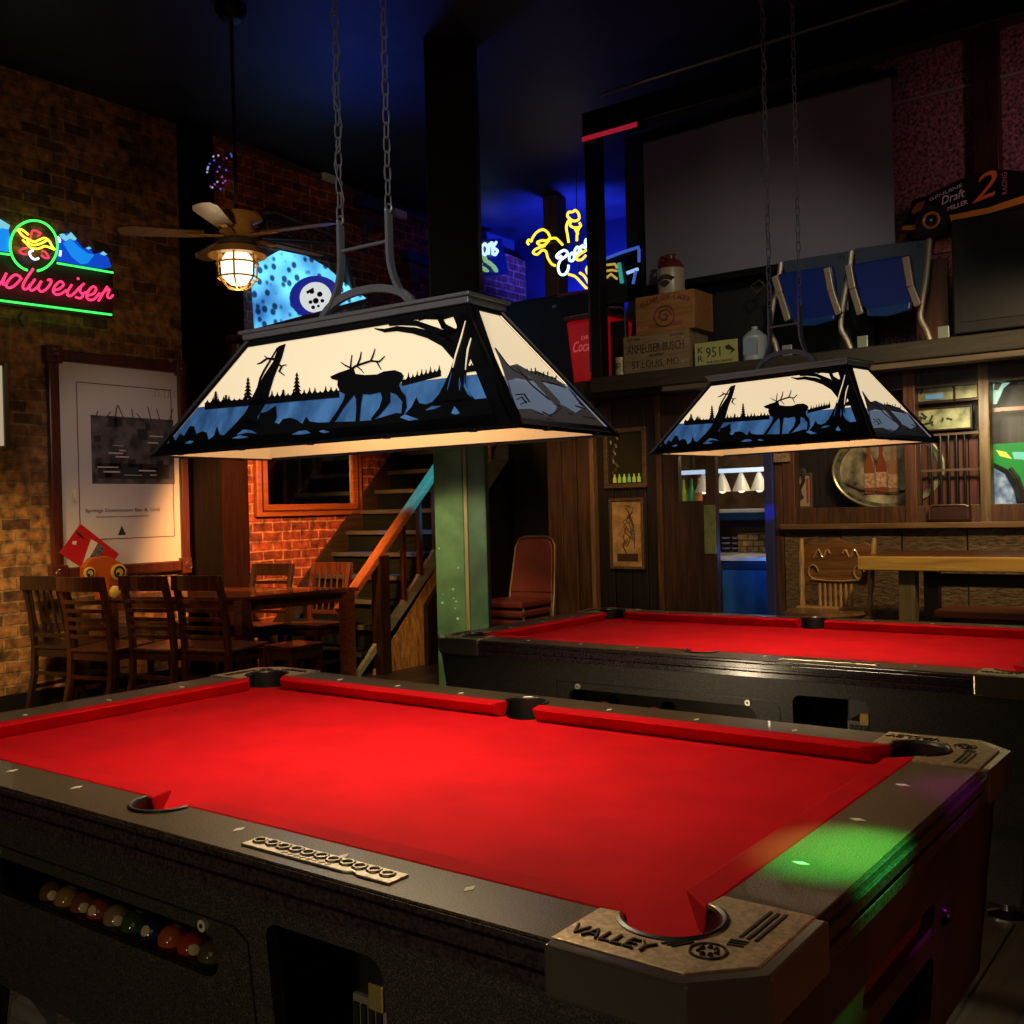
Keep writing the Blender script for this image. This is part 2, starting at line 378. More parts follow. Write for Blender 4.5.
# top beam with rails
zb = 4.12
bx0 = onY(582, 128, LY).x
struct('trim_17', MB().box(bx0, 4.5, LY, LY + .14, zb + .02, zb + .20), mat('beam_black', (.006, .006, .007), .35), bevel=.008)
tag(MB().tube([(bx0 + .2, LY - .05, zb + .27), (4.4, LY - .05, zb + .30)], .014).obj('curtain_rail', STEEL), 'thin grey metal rail running along the black beam under the ceiling', 'rail')
pL = thing('loft_post', 'slim black square post rising from the loft ledge left of the crates', 'post', (onY(590, 390, LY + .06).x, LY + .06, LZ1))
px0, px1 = onY(587, 250, LY).x, onY(598, 250, LY).x
MB().box(px0, px1, LY + .01, LY + .12, LZ1, zb + .02).obj('post_shaft', mat('post_black', (.010, .009, .012), .35), pL, bevel=.006)
MB().box(px0 - .004, px0 + .004, LY + .002, LY + .02, LZ1 + .05, zb).obj('edge_trim', STEEL, pL)
led = thing('led_strip_light', 'glowing red light strip under the left end of the black beam', 'light strip', (bx0 + .3, LY, zb))
MB().box(bx0, bx0 + .50, LY - .01, LY + .12, zb, zb + .02).obj('housing', BLACKM, led)
MB().box(bx0 + .01, bx0 + .48, LY - .02, LY - .008, zb - .02, zb + .012).obj('lamp_tube', neon('red_strip', (.35, .01, .03), .8), led)

# ---- projection screen
SY = 5.30
q = [onY(643, 143, SY), onY(891, 79, SY), onY(891, 243, SY), onY(643, 288, SY)]
sx0, sx1 = q[0].x, q[1].x; sz1 = (q[0].z + q[1].z) / 2; sz0 = (q[2].z + q[3].z) / 2
scr = thing('projection_screen', 'large grey pull-down projection screen hanging above the loft ledge', 'screen', ((sx0 + sx1) / 2, SY, sz0))
MB().box(sx0, sx1, SY, SY + .012, sz0, sz1).obj('screen_sheet', mat('screen_grey', (.16, .17, .235), .38, spec=.4), scr)
MB().box(sx0 - .03, sx1 + .03, SY - .02, SY + .05, sz1, sz1 + .06).obj('roller_case', BLACKM, scr, bevel=.01)
MB().box(sx0 - .01, sx1 + .01, SY - .012, SY + .024, sz0 - .05, sz0).obj('weight_bar', BLACKM, scr, bevel=.005)
MB().tube([(sx0, SY - .01, sz1 + .005), (sx1, SY - .01, sz1 + .005)], .006).obj('top_edge', STEEL, scr)
for x in (sx0 + .3, sx1 - .3): MB().tube([(x, SY + .015, sz1 + .03), (x, SY + .015, ZC)], .006, 6).obj('hanger_wire', BLACKM, scr)
# ================================================================== POOL TABLES
BL, BW = 1.015, .508          # half playing field
OX, OY, ZT = 1.20, .678, .80
LAM = speckle('black_laminate', (.016, .011, .006), (.19, .125, .06), .36, 420, .48, .15)
CAB = speckle('cabinet_laminate', (.014, .012, .009), (.075, .062, .045), .5, 380, .50)
FELT = mat('red_felt', (.50, .0025, .008), .9, noise=.10, nscale=7, spec=.12)
MOULD = mat('black_moulding', (.016, .010, .013), .25, noise=.0, nscale=150, col2=(.055, .036, .040))
CAST = mat('cast_aluminium', (.55, .42, .26), .40, .75, noise=.25, nscale=120, bump=.12)
RUB = mat('black_rubber', (.008, .008, .008), .4)
PEARL = mat('pearl_inlay', (.8, .76, .66), .3)
def pool_table(label, loc):
    t = thing('pool_table', label, 'pool table', loc, 0, 'red cloth pool tables')
    def P(mb, n, m, par=None, **k): return mb.obj(n, m, par or t, world=False, **k)
    pc = {(sx, sy): (sx * 1.052, sy * .545) for sx in (-1, 1) for sy in (-1, 1)}
    RP = .066
    # bed
    def loop(hx, hy, rc, rs, zc):
        pts = []
        def cs(c, r, a0, a1): return arc(c, r, a0, a1, 10)
        # counter-clockwise starting lower left, pockets bite inwards
        bc = {k: (v[0] + k[0] * .026, v[1] + k[1] * .026) for k, v in pc.items()}
        pts += cs(bc[-1, -1], rc, math.radians(100), math.radians(-10))
        pts += cs((0, -.585), rs, math.radians(150), math.radians(30))
        pts += cs(bc[1, -1], rc, math.radians(190), math.radians(80))
        pts += cs(bc[1, 1], rc, math.radians(280), math.radians(170))
        pts += cs((0, .585), rs, math.radians(330), math.radians(210))
        pts += cs(bc[-1, 1], rc, math.radians(10), math.radians(-100))
        return [V((x, y, zc)) for x, y in pts]
    P(MB().prism(loop(BL, BW, .058, .058, .735), (0, 0, .027)), 'bed_cloth', FELT)
    # rails: one laminated frame with a pocketed inner edge
    ch = .062
    outer = [(-OX, -OY + ch), (-OX + ch, -OY), (OX - ch, -OY), (OX, -OY + ch), (OX, OY - ch), (OX - ch, OY), (-OX + ch, OY), (-OX, OY - ch)]
    ix, iy = 1.072, .565
    inner = []
    def bite(c, r, a0, a1): inner.extend(arc(c, r, math.radians(a0), math.radians(a1), 14))
    bite(pc[-1, -1], RP, 102, 348)
    bite((0, -.572), RP - .004, 173, 367)
    bite(pc[1, -1], RP, 192, 438)
    bite(pc[1, 1], RP, 282, 528)
    bite((0, .572), RP - .004, -7, 187)
    bite(pc[-1, 1], RP, 12, 258)
    P(MB().prism([[V((x, y, ZT - .034)) for x, y in outer], [V((x, y, ZT - .034)) for x, y in inner]], (0, 0, .034)), 'rail_top', LAM)
    # moulding strip round the edge: three stepped ribs
    mb = MB()
    for k, (o, z0, z1) in enumerate(((.006, ZT - .014, ZT - .004), (.014, ZT - .032, ZT - .014), (.004, ZT - .042, ZT - .032), (.012, ZT - .062, ZT - .042))):
        lo = [V((x * (OX + o) / OX, y * (OY + o) / OY, z0)) for x, y in outer]
        li = [V((x * .985, y * .975, z0)) for x, y in outer]
        mb.prism([lo, li], (0, 0, z1 - z0))
    P(mb, 'moulding', MOULD, bevel=.002)
    # cushions
    prof = [(0, .036), (.004, .040), (.052, .040), (.058, .036), (.050, .002), (.030, .001)]   # (back from nose, above bed)
    def cushion(a, b, nrm, ca, cb):
        a, b, nrm = V((*a, .762)), V((*b, .762)), V((*nrm, 0)); d = (b - a).normalized()
        def ring(p, s, c): return [p + d * s * (-(1 - 0) * o * c) + nrm * o + V((0, 0, z)) for o, z in prof]
        r0 = ring(a, 1, ca); r1 = ring(b, -1, cb)
        mb = MB(); A = mb._v(r0); B = mb._v(r1); n = len(A)
        for i in range(n): mb.bm.faces.new([A[i], A[(i + 1) % n], B[(i + 1) % n], B[i]])
        mb.bm.faces.new(A[::-1]); mb.bm.faces.new(B)
        P(mb, 'cushion', FELT, smooth=False, bevel=.003)
    g, sg = .070, .058
    for sy in (-1, 1):
        cushion((-BL + g, sy * BW), (-sg - .012, sy * BW), (0, sy), .9, .3)
        cushion((sg + .012, sy * BW), (BL - g, sy * BW), (0, sy), .3, .9)
    for sx in (-1, 1): cushion((sx * BL, -BW + g), (sx * BL, BW - g), (sx, 0), .9, .9)
    # pocket cups and rims
    for (sx, sy), c in pc.items():
        a = math.degrees(math.atan2(sy, sx))
        ang = (math.radians(a - 104), math.radians(a + 104))
        mb = MB().lathe([(RP - .001, -.025), (RP - .006, -.07), (.02, -.085), (0, -.085)], (c[0], c[1], ZT - .046), seg=20)
        mb.prism([V((x, y, ZT - .08)) for x, y in arc(c, RP, *ang, 16) + arc(c, RP - .004, ang[1], ang[0], 16)], (0, 0, .079))
        k = P(mb, 'pocket_cup', RUB, smooth=True)
        rim = [V((x, y, ZT + .001)) for x, y in arc(c, RP + .002, math.radians(a - 104), math.radians(a + 104), 20)]
        P(MB().tube(rim, .0065, 8), 'pocket_rim', RUB, k, smooth=True)
    for sy in (-1, 1):
        c = (0, sy * .572)
        ang = (math.radians(sy * 90 - 92), math.radians(sy * 90 + 92))
        mb = MB().lathe([(RP - .006, -.025), (RP - .01, -.07), (.02, -.085), (0, -.085)], (c[0], c[1], ZT - .046), seg=20)
        mb.prism([V((x, y, ZT - .08)) for x, y in arc(c, RP - .005, *ang, 16) + arc(c, RP - .009, ang[1], ang[0], 16)], (0, 0, .079))
        k = P(mb, 'pocket_cup', RUB, smooth=True)
        rim = [V((x, y, ZT + .0005)) for x, y in arc(c, RP - .003, math.radians(sy * 90 - 92), math.radians(sy * 90 + 92), 18)]
        P(MB().tube(rim, .0048, 8), 'pocket_rim', RUB, k, smooth=True)
        MBx = MB().tube([p + V((0, 0, .003)) for p in rim], .0022, 6); P(MBx, 'rim_highlight_band', STEEL, k, smooth=True)
    # corner castings
    for sx in (-1, 1):
        for sy in (-1, 1):
            c = (1.052, -.545)
            top = [(.955, -.567)] + arc(c, RP + .003, math.radians(196), math.radians(436), 18) + [(1.073, -.44), (OX + .002, -.44), (OX + .002, -OY + ch), (OX - ch, -OY - .002), (.955, -OY - .002)]
            f = lambda q, z: V((q[0] * sx, -q[1] * sy, z))
            cc = P(MB().prism([f(q, ZT - .006) for q in top], (0, 0, .010)), 'corner_casting', CAST, bevel=.0015)
            so = [(.955, -OY - .020), (OX - ch + .014, -OY - .022), (OX + .022, -OY + ch - .014), (OX + .020, -.44)]
            si = [(OX + .001, -.44), (OX + .001, -OY + ch), (OX - ch, -OY - .001), (.955, -OY - .001)]
            P(MB().prism([f(q, ZT - .064) for q in so + si], (0, 0, .066)), 'casting_skirt', mat('casting_chrome', (.36, .30, .22), .16, .80) if (sx, sy) == (-1, -1) else bpy.data.materials['casting_chrome'], cc, bevel=.005)
            mb = MB(); zt = ZT + .004
            # raised emblem, bars and lettering
            em = (1.135, -.612)
            mb.tube([f(q, zt) for q in arc(em, .022, 0, 2 * PI, 24)[:-1]], .0022, 6, closed=True)
            for aa in range(7): mb.sphere(f((em[0] + .011 * math.cos(aa * .9), em[1] + .011 * math.sin(aa * .9)), zt), .004, 8)
            for kk in range(3):
                o1 = .030 + kk * .007
                mb.bar(f((em[0] - o1 - .012, em[1] - .012 + .0), zt), f((em[0] - o1 + .004, em[1] + .014), zt), .003, .003)
                mb.bar(f((em[0] + .010 - kk * .001, em[1] + o1), zt), f((em[0] + .030, em[1] + o1 + .004), zt), .003, .003)
            for kk in range(3): mb.bar(f((1.150 + kk * .010, -.555), zt), f((1.150 + kk * .010, -.46), zt), .004, .003)
            P(mb, 'emblem', mat('casting_dark', (.06, .045, .03), .35, .9) if (sx, sy) == (-1, -1) else bpy.data.materials['casting_dark'], cc)
            # the maker's lettering reads from outside the long side
            r = V((-sy * -1, 0, 0)) if sy == 1 else V((-1, 0, 0)); r = V((1, 0, 0)) if sy == -1 else V((-1, 0, 0))
            r = V((1, 0, 0)) if sy == 1 else V((-1, 0, 0))
            yy = (OY - .022) * (1 if sy == -1 else -1)
            xo = sx * 1.02
            mb = MB().text('VALLEY', (xo, yy, zt), r, V((0, 1 if sy == 1 else -1, 0)), .026, .115, .0025, 'CENTER')
            P(mb, 'lettering', bpy.data.materials['casting_dark'], cc)
    # sights
    sights = [(k * BL / 4, s * (BW + .094), 0) for k in (-3, -2, -1, 1, 2, 3) for s in (-1, 1)] + [(s * (BL + .094), k * BW / 2, 1) for k in (-1, 0, 1) for s in (-1, 1)]
    for x, y, r in sights:
        a, b = (.007, .0135) if r == 0 else (.0135, .007)
        P(MB().prism([V((x - a, y, ZT)), V((x, y - b, ZT)), V((x + a, y, ZT)), V((x, y + b, ZT))], (0, 0, .0012)), 'sight', PEARL)
    # nameplate
    pl = P(MB().prism([V(q) for q in ((.325, -.655, ZT), (.56, -.655, ZT), (.575, -.648, ZT), (.59, -.655, ZT), (.655, -.655, ZT), (.655, -.612, ZT), (.325, -.612, ZT))], (0, 0, .004)), 'nameplate', mat('plate_silver', (.62, .56, .45), .3, .9, noise=.2, nscale=80) if 'plate_silver' not in bpy.data.materials else bpy.data.materials['plate_silver'], bevel=.001)
    mb = MB()
    for i in range(11):
        x = .345 + i * .0285
        mb.tube([V((x + .011 * math.cos(a), -.631 + .010 * math.sin(a) + .002 * (i % 2), ZT + .005)) for a in (0, .8, 1.6, 2.4, 3.2, 4, 4.8, 5.6)], .0028, 6, closed=True)
    for i in range(8): mb.bar((.42 + i * .014, -.651, ZT + .0045), (.428 + i * .014, -.645, ZT + .0045), .002, .002)
    P(mb, 'raised_script', bpy.data.materials['plate_silver'], pl)
    # cabinet : tapered box with a ball window, coin recess and end openings
    ZA, ZD = ZT - .060, .33
    A = (OX - .012, OY - .028); B = (OX - .047, OY - .068)
    T = .025
    def rrect(x0, x1, z0, z1, r, n=5):
        o = []
        for cx, cz, a in ((x1 - r, z0 + r, -90), (x1 - r, z1 - r, 0), (x0 + r, z1 - r, 90), (x0 + r, z0 + r, 180)): o += arc((cx, cz), r, math.radians(a), math.radians(a + 90), n)
        return o
    def side(s, holes):   # long side, s=-1 near, +1 far
        def f(q):
            k = (q[1] - ZD) / (ZA - ZD); y = B[1] + (A[1] - B[1]) * k
            return V((q[0], s * y, q[1]))
        out = [(-B[0], ZD), (B[0], ZD), (A[0], ZA), (-A[0], ZA)]
        return MB().prism([[f(q) for q in out]] + [[f(q) for q in h] for h in holes], (0, -s * T, 0)), f
    window = rrect(-.55, .232, .545, .628, .04); recess = rrect(.365, .625, .36, .682, .03)
    mb, fn = side(-1, [window, recess]); cabn = P(mb, 'cabinet_side', CAB)
    mb, _ = side(1, []); P(mb, 'cabinet_side', CAB)
    def endp(s, holes):
        def f(q):
            k = (q[1] - ZD) / (ZA - ZD); x = B[0] + (A[0] - B[0]) * k
            return V((s * x, q[0], q[1]))
        out = [(-B[1], ZD), (B[1], ZD), (A[1], ZA), (-A[1], ZA)]
        return MB().prism([[f(q) for q in out]] + [[f(q) for q in h] for h in holes], (-s * T, 0, 0)), f
    ENDM = mat('cabinet_end_laminate', (.028, .012, .009), .4, noise=.4, nscale=5) if 'cabinet_end_laminate' not in bpy.data.materials else bpy.data.materials['cabinet_end_laminate']
    erec = rrect(-.16, .22, .36, .515, .04); eslot = rrect(-.19, .20, .56, .615, .024)
    mb, ef = endp(1, [erec, eslot]); P(mb, 'cabinet_end', ENDM)
    mb, _ = endp(-1, []); P(mb, 'cabinet_end', ENDM)
    P(MB().box(-B[0] + .03, B[0] - .03, -B[1] + .03, B[1] - .03, ZD, ZD + .02), 'cabinet_bottom', BLACK)
    P(MB().box(-A[0] + .03, A[0] - .03, -A[1] + .03, A[1] - .03, ZT - .088, ZT - .066), 'slate', BLACK)
    # door panel lines, lock, window pane
    mb = MB()
    for pts in ([(-.60, .655), (.285, .655)], [(.285, .655), (.318, .635)], [(.318, .635), (.318, .34)], [(-.60, .655), (-.60, .34)]):
        mb.bar(fn(pts[0]) + V((0, -.0005, 0)), fn(pts[1]) + V((0, -.0005, 0)), .003, .003)
    P(mb, 'door_seam', BLACK)
    P(MB().prism([fn(q) + V((0, .012, 0)) for q in window], (0, .003, 0)), 'window_pane', glass('ball_window_glass', (.9, .88, .84), .05) if 'ball_window_glass' not in bpy.data.materials else bpy.data.materials['ball_window_glass'])
    P(MB().box(-.60, .27, -.60, -.44, .508, .520), 'ball_tray', bpy.data.materials.get('tray_wood') or wood('tray_wood', (.02, .012, .007), (.05, .03, .016), 'x'))
    P(MB().box(-.60, .27, -.44, -.43, .508, .68), 'tray_back', BLACK)
    for lx in (.205, -.50):
        lk = P(MB().cyl(fn((lx, .640)), fn((lx, .640)) + V((0, -.008, 0)), .0105), 'lock', mat('lock_nickel', (.6, .55, .42), .3, .2) if 'lock_nickel' not in bpy.data.materials else bpy.data.materials['lock_nickel'], smooth=True)
        P(MB().cyl(fn((lx, .640)) + V((0, -.008, 0)), fn((lx, .640)) + V((0, -.0095, 0)), .004), 'keyhole', BLACK, lk)
    # coin mechanism in its recess
    P(MB().box(.35, .64, -.60, -.595 + .17, .345, .352), 'recess_floor', BLACK); P(MB().box(.35, .64, -.43, -.425, .345, .65), 'recess_back', BLACK)
    cm = P(MB().box(.548, .622, -.632, -.50, .40, .612), 'coin_mechanism', mat('coin_grey', (.20, .18, .15), .35, .2) if 'coin_grey' not in bpy.data.materials else bpy.data.materials['coin_grey'], bevel=.006)
    for i in range(4): P(MB().box(.556 + i * .016, .566 + i * .016, -.636, -.630, .56, .60), 'coin_slot', BLACK, cm)
    P(MB().box(.48, .60, -.66, -.60, .50, .53), 'coin_slide', bpy.data.materials['coin_grey'], bevel=.004)
    P(MB().box(.592, .622, -.640, -.633, .60, .64), 'price_plate', mat('brass_plate', (.55, .38, .12), .35, .7) if 'brass_plate' not in bpy.data.materials else bpy.data.materials['brass_plate'], bevel=.002)
    # end slot bar and recess linings
    P(MB().prism([ef(q) + V((-.022, 0, 0)) for q in rrect(-.21, .22, .55, .625, .024)], (-.004, 0, 0)), 'slot_bar', mat('slot_red', (.10, .02, .016), .3) if 'slot_red' not in bpy.data.materials else bpy.data.materials['slot_red'])
    P(MB().box(B[0] - .2, B[0] - .195, -.2, .26, .35, .53), 'return_back', BLACK)
    P(MB().sphere(ef((.265, .565)), .016, 12), 'end_knob', BLACKM, smooth=True)
    # legs with levelling feet
    for sx in (-1, 1):
        for sy in (-1, 1):
            x, y = sx * .99, sy * .46
            q = [V((x + a * .05, y + b * .05, .05)) for a, b in ((-1, -1), (1, -1), (1, 1), (-1, 1))] + [V((x + a * .075, y + b * .075, ZD + .02)) for a, b in ((-1, -1), (1, -1), (1, 1), (-1, 1))]
            lg = P(MB().hexa(q), 'leg', CAB, bevel=.006)
            P(MB().lathe([(0, 0), (.062, 0), (.062, .008), (.02, .022), (.014, .055), (0, .055)], (x, y, 0)), 'leveller_foot', CHROME, lg, smooth=True)
    return t
tab1 = pool_table('nearest coin-operated pool table with red cloth and black laminate rails', (0, 0, 0))
tab2 = dup(tab1, (-.0349, 2.2862, 0), .0086, 'second red cloth pool table standing behind the nearest one', 'red cloth pool tables')
# balls behind the viewing window
BC = [((.50, .20, .04), 'orange and cream pool ball at the right end of the ball window'), ((.10, .09, .05), 'dark olive pool ball second from the right in the ball window'),
      ((.42, .05, .03), 'red pool ball third from the right in the ball window'), ((.5, .10, .04), 'orange-red pool ball fourth from the right in the ball window'),
      ((.03, .03, .10), 'dark blue pool ball with a pale spot near the middle of the ball window'), ((.05, .09, .04), 'green pool ball just left of the dark blue ball in the ball window'),
      ((.30, .22, .14), 'tan pool ball left of the green one in the ball window'), ((.32, .06, .05), 'maroon pool ball with a pale spot left of the tan ball'), ((.22, .08, .04), 'brown pool ball left of the maroon one in the ball window'),
      ((.35, .20, .05), 'mustard yellow pool ball second from the left in the ball window'), ((.14, .08, .05), 'dark brown pool ball furthest left in the ball window')]
IV = mat('ball_ivory', (.7, .6, .4), .12)
for i, (c, lab) in enumerate(BC):
    x = .198 - i * .0600
    b = thing('pool_ball', lab, 'pool ball', (x, -.575, .5486), .3 * i, 'pool balls in the ball window')
    MB().sphere((x, -.575, .5486), .0286, 20).obj('ball_shell', mat('ball_paint', c, .12, coat=.5), b, smooth=True)
    d = V((.25, -.85, .45)).normalized() if i in (4, 7) else V((.2, .3, 1)).normalized() if i % 2 else V((.8, -.5, .2)).normalized()
    MB().lathe([(0, .0291), (.008, .0285), (.010, .0275)], (x, -.575, .5486), d, 14).obj('number_spot', IV, b, smooth=True)
for i, (x, lab) in enumerate(((-.42, 'orange pool ball at the left in the far table ball window'), (-.20, 'orange pool ball second from left in the far table ball window'))):
    x -= .035; y = 2.2862 - .575
    b = thing('pool_ball', lab, 'pool ball', (x, y, .5486), 0, 'pool balls in the far table')
    MB().sphere((x, y, .5486), .0286, 16).obj('ball_shell', mat('ball_orange', (.6, .2, .04), .12, coat=.5), b, smooth=True)
# grey board lying under the near table
o = onY(23, 990, -.45)
tag(MB().prism([V((o.x, -.45, o.z)), V((o.x + .10, -.45, o.z - .045)), V((o.x + .10, -.45, 0)), V((o.x - .10, -.45, 0)), V((o.x - .055, -.45, .15))], (0, .03, 0)).obj('wooden_board', wood('grey_board', (.07, .06, .05), (.20, .18, .16), 'x', 6, .6)), 'grey wooden board standing on the floor under the nearest pool table', 'board')
# ================================================================== PENDANT LAMPS
LGL = (1.0, .80, .50)
SKYG = mat('cream_glass', (.75, .66, .50), .35, emit=(1.0, .79, .49), es=.74)
WATG = mat('blue_glass', (.03, .10, .25), .3, emit=(.035, .105, .25), es=.75, noise=.0)
def vein_glass(mt, c1, c2, sc):
    nt = mt.node_tree; b = [n for n in nt.nodes if n.type == 'BSDF_PRINCIPLED'][0]; L = nt.links.new
    tc = nt.nodes.new('ShaderNodeTexCoord'); mp = nt.nodes.new('ShaderNodeMapping'); mp.inputs['Scale'].default_value = sc; nz = nt.nodes.new('ShaderNodeTexNoise'); nz.inputs['Scale'].default_value = 3; nz.inputs['Detail'].default_value = 6
    cr = nt.nodes.new('ShaderNodeValToRGB'); cr.color_ramp.elements[0].color = (*c1, 1); cr.color_ramp.elements[1].color = (*c2, 1); cr.color_ramp.elements[0].position = .35; cr.color_ramp.elements[1].position = .65
    L(tc.outputs['Object'], mp.inputs[0]); L(mp.outputs[0], nz.inputs['Vector']); L(nz.outputs['Fac'], cr.inputs[0]); L(cr.outputs[0], b.inputs['Emission Color']); L(cr.outputs[0], b.inputs['Base Color'])
vein_glass(WATG, (.018, .060, .16), (.055, .15, .33), (7, 7, 2))
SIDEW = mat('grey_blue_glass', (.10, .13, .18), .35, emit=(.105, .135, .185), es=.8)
LINER = mat('amber_liner', (.16, .10, .05), .6, emit=(.80, .44, .17), es=.55)
LBLK = mat('lamp_black', (.010, .010, .012), .42, .3)
LGRY = mat('lamp_black_lit', (.55, .55, .57), .42, .3, emit=(.04, .04, .043), es=0.)  # same coat as the black frame, front lighting put into the grey
LTOP = mat('lamp_cap_steel', (.22, .22, .24), .42, .3)
BXh, BYh, TXh, TYh, LH = .5683, .1949, .3466, .0596, .287
L1 = V((-.0587, .0524, 1.4952)); A1 = .038
def lamp(label, loc, rz):
    t = thing('pendant_lamp', label, 'lamp', loc, rz, 'long pool table pendant lamps')
    W = TM[t.name]; WI = W.inverted()
    def P(mb, n, m, par=None, **k): return mb.obj(n, m, par or t, world=False, **k)
    bot = [V((-BXh, -BYh, 0)), V((BXh, -BYh, 0)), V((BXh, BYh, 0)), V((-BXh, BYh, 0))]
    top = [V((-TXh, -TYh, LH)), V((TXh, -TYh, LH)), V((TXh, TYh, LH)), V((-TXh, TYh, LH))]
    def nrm(i):
        j = (i + 1) % 4
        return (bot[j] - bot[i]).cross(top[i] - bot[i]).normalized()
    # front face mapping: photo pixels to the sloping face
    def facemap(i, ox, oy, z):
        n = nrm(i); o = W @ bot[i]; nw = (W.to_3x3() @ n)
        return lambda p, d=0.: WI @ onP(ox + p[0] / z, oy + p[1] / z, o, nw) + n * d, n
    fa, n0 = facemap(0, 150, 280, 4.096); fb, _ = facemap(0, 380, 280, 4.096)
    fs, n1 = facemap(1, 380, 280, 4.096)
    # backing: lit glass panes (cream above, blue below), in four sloping panels
    def mix(i, k, s):   # point at height fraction k along edge fraction s of panel i
        j = (i + 1) % 4
        a = bot[i].lerp(top[i], k); b = bot[j].lerp(top[j], k); return a.lerp(b, s)
    def panel(i, k0, k1, off, th):
        n = nrm(i); return MB().prism([mix(i, k0, 0) + n * off, mix(i, k0, 1) + n * off, mix(i, k1, 1) + n * off, mix(i, k1, 0) + n * off], -n * th)
    names = ('front', 'side', 'rear', 'side')
    for i in range(4):
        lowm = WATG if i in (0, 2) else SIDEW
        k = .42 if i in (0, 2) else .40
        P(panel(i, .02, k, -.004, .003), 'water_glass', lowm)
        P(panel(i, k, .985, -.004, .003), 'sky_glass', SKYG)
        P(panel(i, .03, .98, -.012, .002), 'inner_liner', LINER)
    T = .0015
    GL = [0]
    def sil(mb, f, pts, d=.001, n=None): mb.prism([f(p, d) for p in pts], (n or n0) * -T); return mb
    def stroke(mb, f, pts, w, n):
        for a, b in zip(pts, pts[1:]):
            wa = a[2] if len(a) > 2 else w; wb = b[2] if len(b) > 2 else w
            dx, dy = b[0] - a[0], b[1] - a[1]; L = math.hypot(dx, dy) or 1; px, py = -dy / L, dx / L
            ex, ey = dx / L * min(wa, wb) * .3, dy / L * min(wa, wb) * .3
            sil(mb, f, [(a[0] - ex + px * wa / 2, a[1] - ey + py * wa / 2), (b[0] + ex + px * wb / 2, b[1] + ey + py * wb / 2), (b[0] + ex - px * wb / 2, b[1] + ey - py * wb / 2), (a[0] - ex - px * wa / 2, a[1] - ey - py * wa / 2)], .0012, n)
    def spiky(x0, y0, x1, y1, depth, hmin, hmax, step, rnd):
        pts = []; x = x0
        while x < x1:
            h = rnd.uniform(hmin, hmax); k = (x - x0) / (x1 - x0); yb = y0 + (y1 - y0) * k
            pts += [(x, yb), (x + step * .35, yb - h * .4), (x + step * .5, yb - h), (x + step * .65, yb - h * .4)]
            x += step
        pts += [(x1, y1), (x1, y1 + depth), (x0, y0 + depth)]
        return pts
    def frame(i, wl, wr, wt, wb, m):
        n = nrm(i); o = [mix(i, 0, 0), mix(i, 0, 1), mix(i, 1, 1), mix(i, 1, 0)]
        def pt(k, a, b):
            p0, p1 = mix(i, k, 0), mix(i, k, 1); d = (p1 - p0).normalized(); return p0 + d * a, p1 - d * b
        l0, r0 = pt(wb, wl, wr); l1, r1 = pt(1 - wt, wl, wr)
        return P(MB().prism([[q + n * .001 for q in o], [q + n * .001 for q in (l0, r0, r1, l1)]], n * -T), 'panel_frame', m)
    rnd = random.Random(3)
    fr0 = frame(0, .022, .05, .075, .10, LBLK)
    # shore: black ground with bushes
    g = [(20, 712), (60, 690), (95, 640), (105, 660), (125, 628), (140, 640), (165, 598), (180, 600), (190, 632), (215, 620), (232, 625), (240, 655), (262, 640), (275, 600), (285, 632), (305, 638), (330, 625), (360, 600), (400, 570), (440, 585), (452, 545), (480, 540), (515, 515), (520, 560), (510, 585), (530, 590), (545, 570), (575, 565), (600, 572), (625, 590), (640, 560), (655, 580), (690, 585), (735, 583), (760, 582), (850, 580), (905, 575), (960, 560), (1010, 545), (1045, 550)]
    gB = [(130, 520), (150, 480), (160, 505), (190, 510), (215, 500), (240, 470), (330, 490), (385, 490), (430, 485), (470, 490), (500, 480), (548, 590)]
    fab = lambda p, d=0.: fa(p, d)
    toA = lambda q: (q[0] + 230 * 4.096, q[1])
    gall = g + [toA(q) for q in gB] + [toA((0, 632)), (20, 722)]
    P(sil(MB(), fa, gall), 'shore_cutout', LBLK, fr0)
    # distant tree line between sky and water
    lin = spiky(225, 505, 775, 455, 26, 8, 34, 22, rnd)
    P(sil(MB(), fa, lin), 'treeline_cutout', LBLK, fr0); l2 = [toA(q) for q in spiky(90, 412, 250, 372, 22, 6, 34, 18, rnd)]; P(sil(MB(), fa, l2), 'treeline_cutout', LBLK, fr0)
    mb = sil(MB(), fa, [toA(q) for q in spiky(355, 355, 430, 345, 24, 4, 14, 14, rnd)])
    P(mb, 'treeline_cutout', LBLK, fr0)
    for cx, by, ty, w in ((400, 485, 398, 34), (600, 470, 378, 36), (268, 500, 455, 26), (310, 500, 470, 16), (545, 480, 448, 16)):
        pts = []; N = 6
        for k in range(N): yy = ty + (by - ty) * k / N; ww = w * .5 * (k + .4) / N; pts += [(cx - ww * .35 + 2, yy), (cx - ww - 3, yy + (by - ty) / N)]
        rt = [(2 * cx - x + 4, y) for x, y in reversed(pts)]
        P(sil(MB(), fa, pts + rt), 'pine_cutout', LBLK, fr0)
    # bare tree at the left
    mb = sil(MB(), fa, [(527, 272), (556, 262), (540, 320), (508, 400), (490, 460), (484, 490), (440, 560), (445, 600), (330, 645), (300, 640), (350, 590), (390, 545), (425, 480), (440, 440), (468, 390), (505, 335)])
    stroke(mb, fa, [(512, 325, 10), (480, 322, 8), (455, 340, 6), (440, 345, 3)], 6, n0); stroke(mb, fa, [(485, 322), (470, 312)], 4, n0)
    stroke(mb, fa, [(525, 345, 9), (540, 355, 7), (530, 375, 7), (550, 390, 4)], 6, n0); stroke(mb, fa, [(540, 352), (558, 348)], 4, n0)
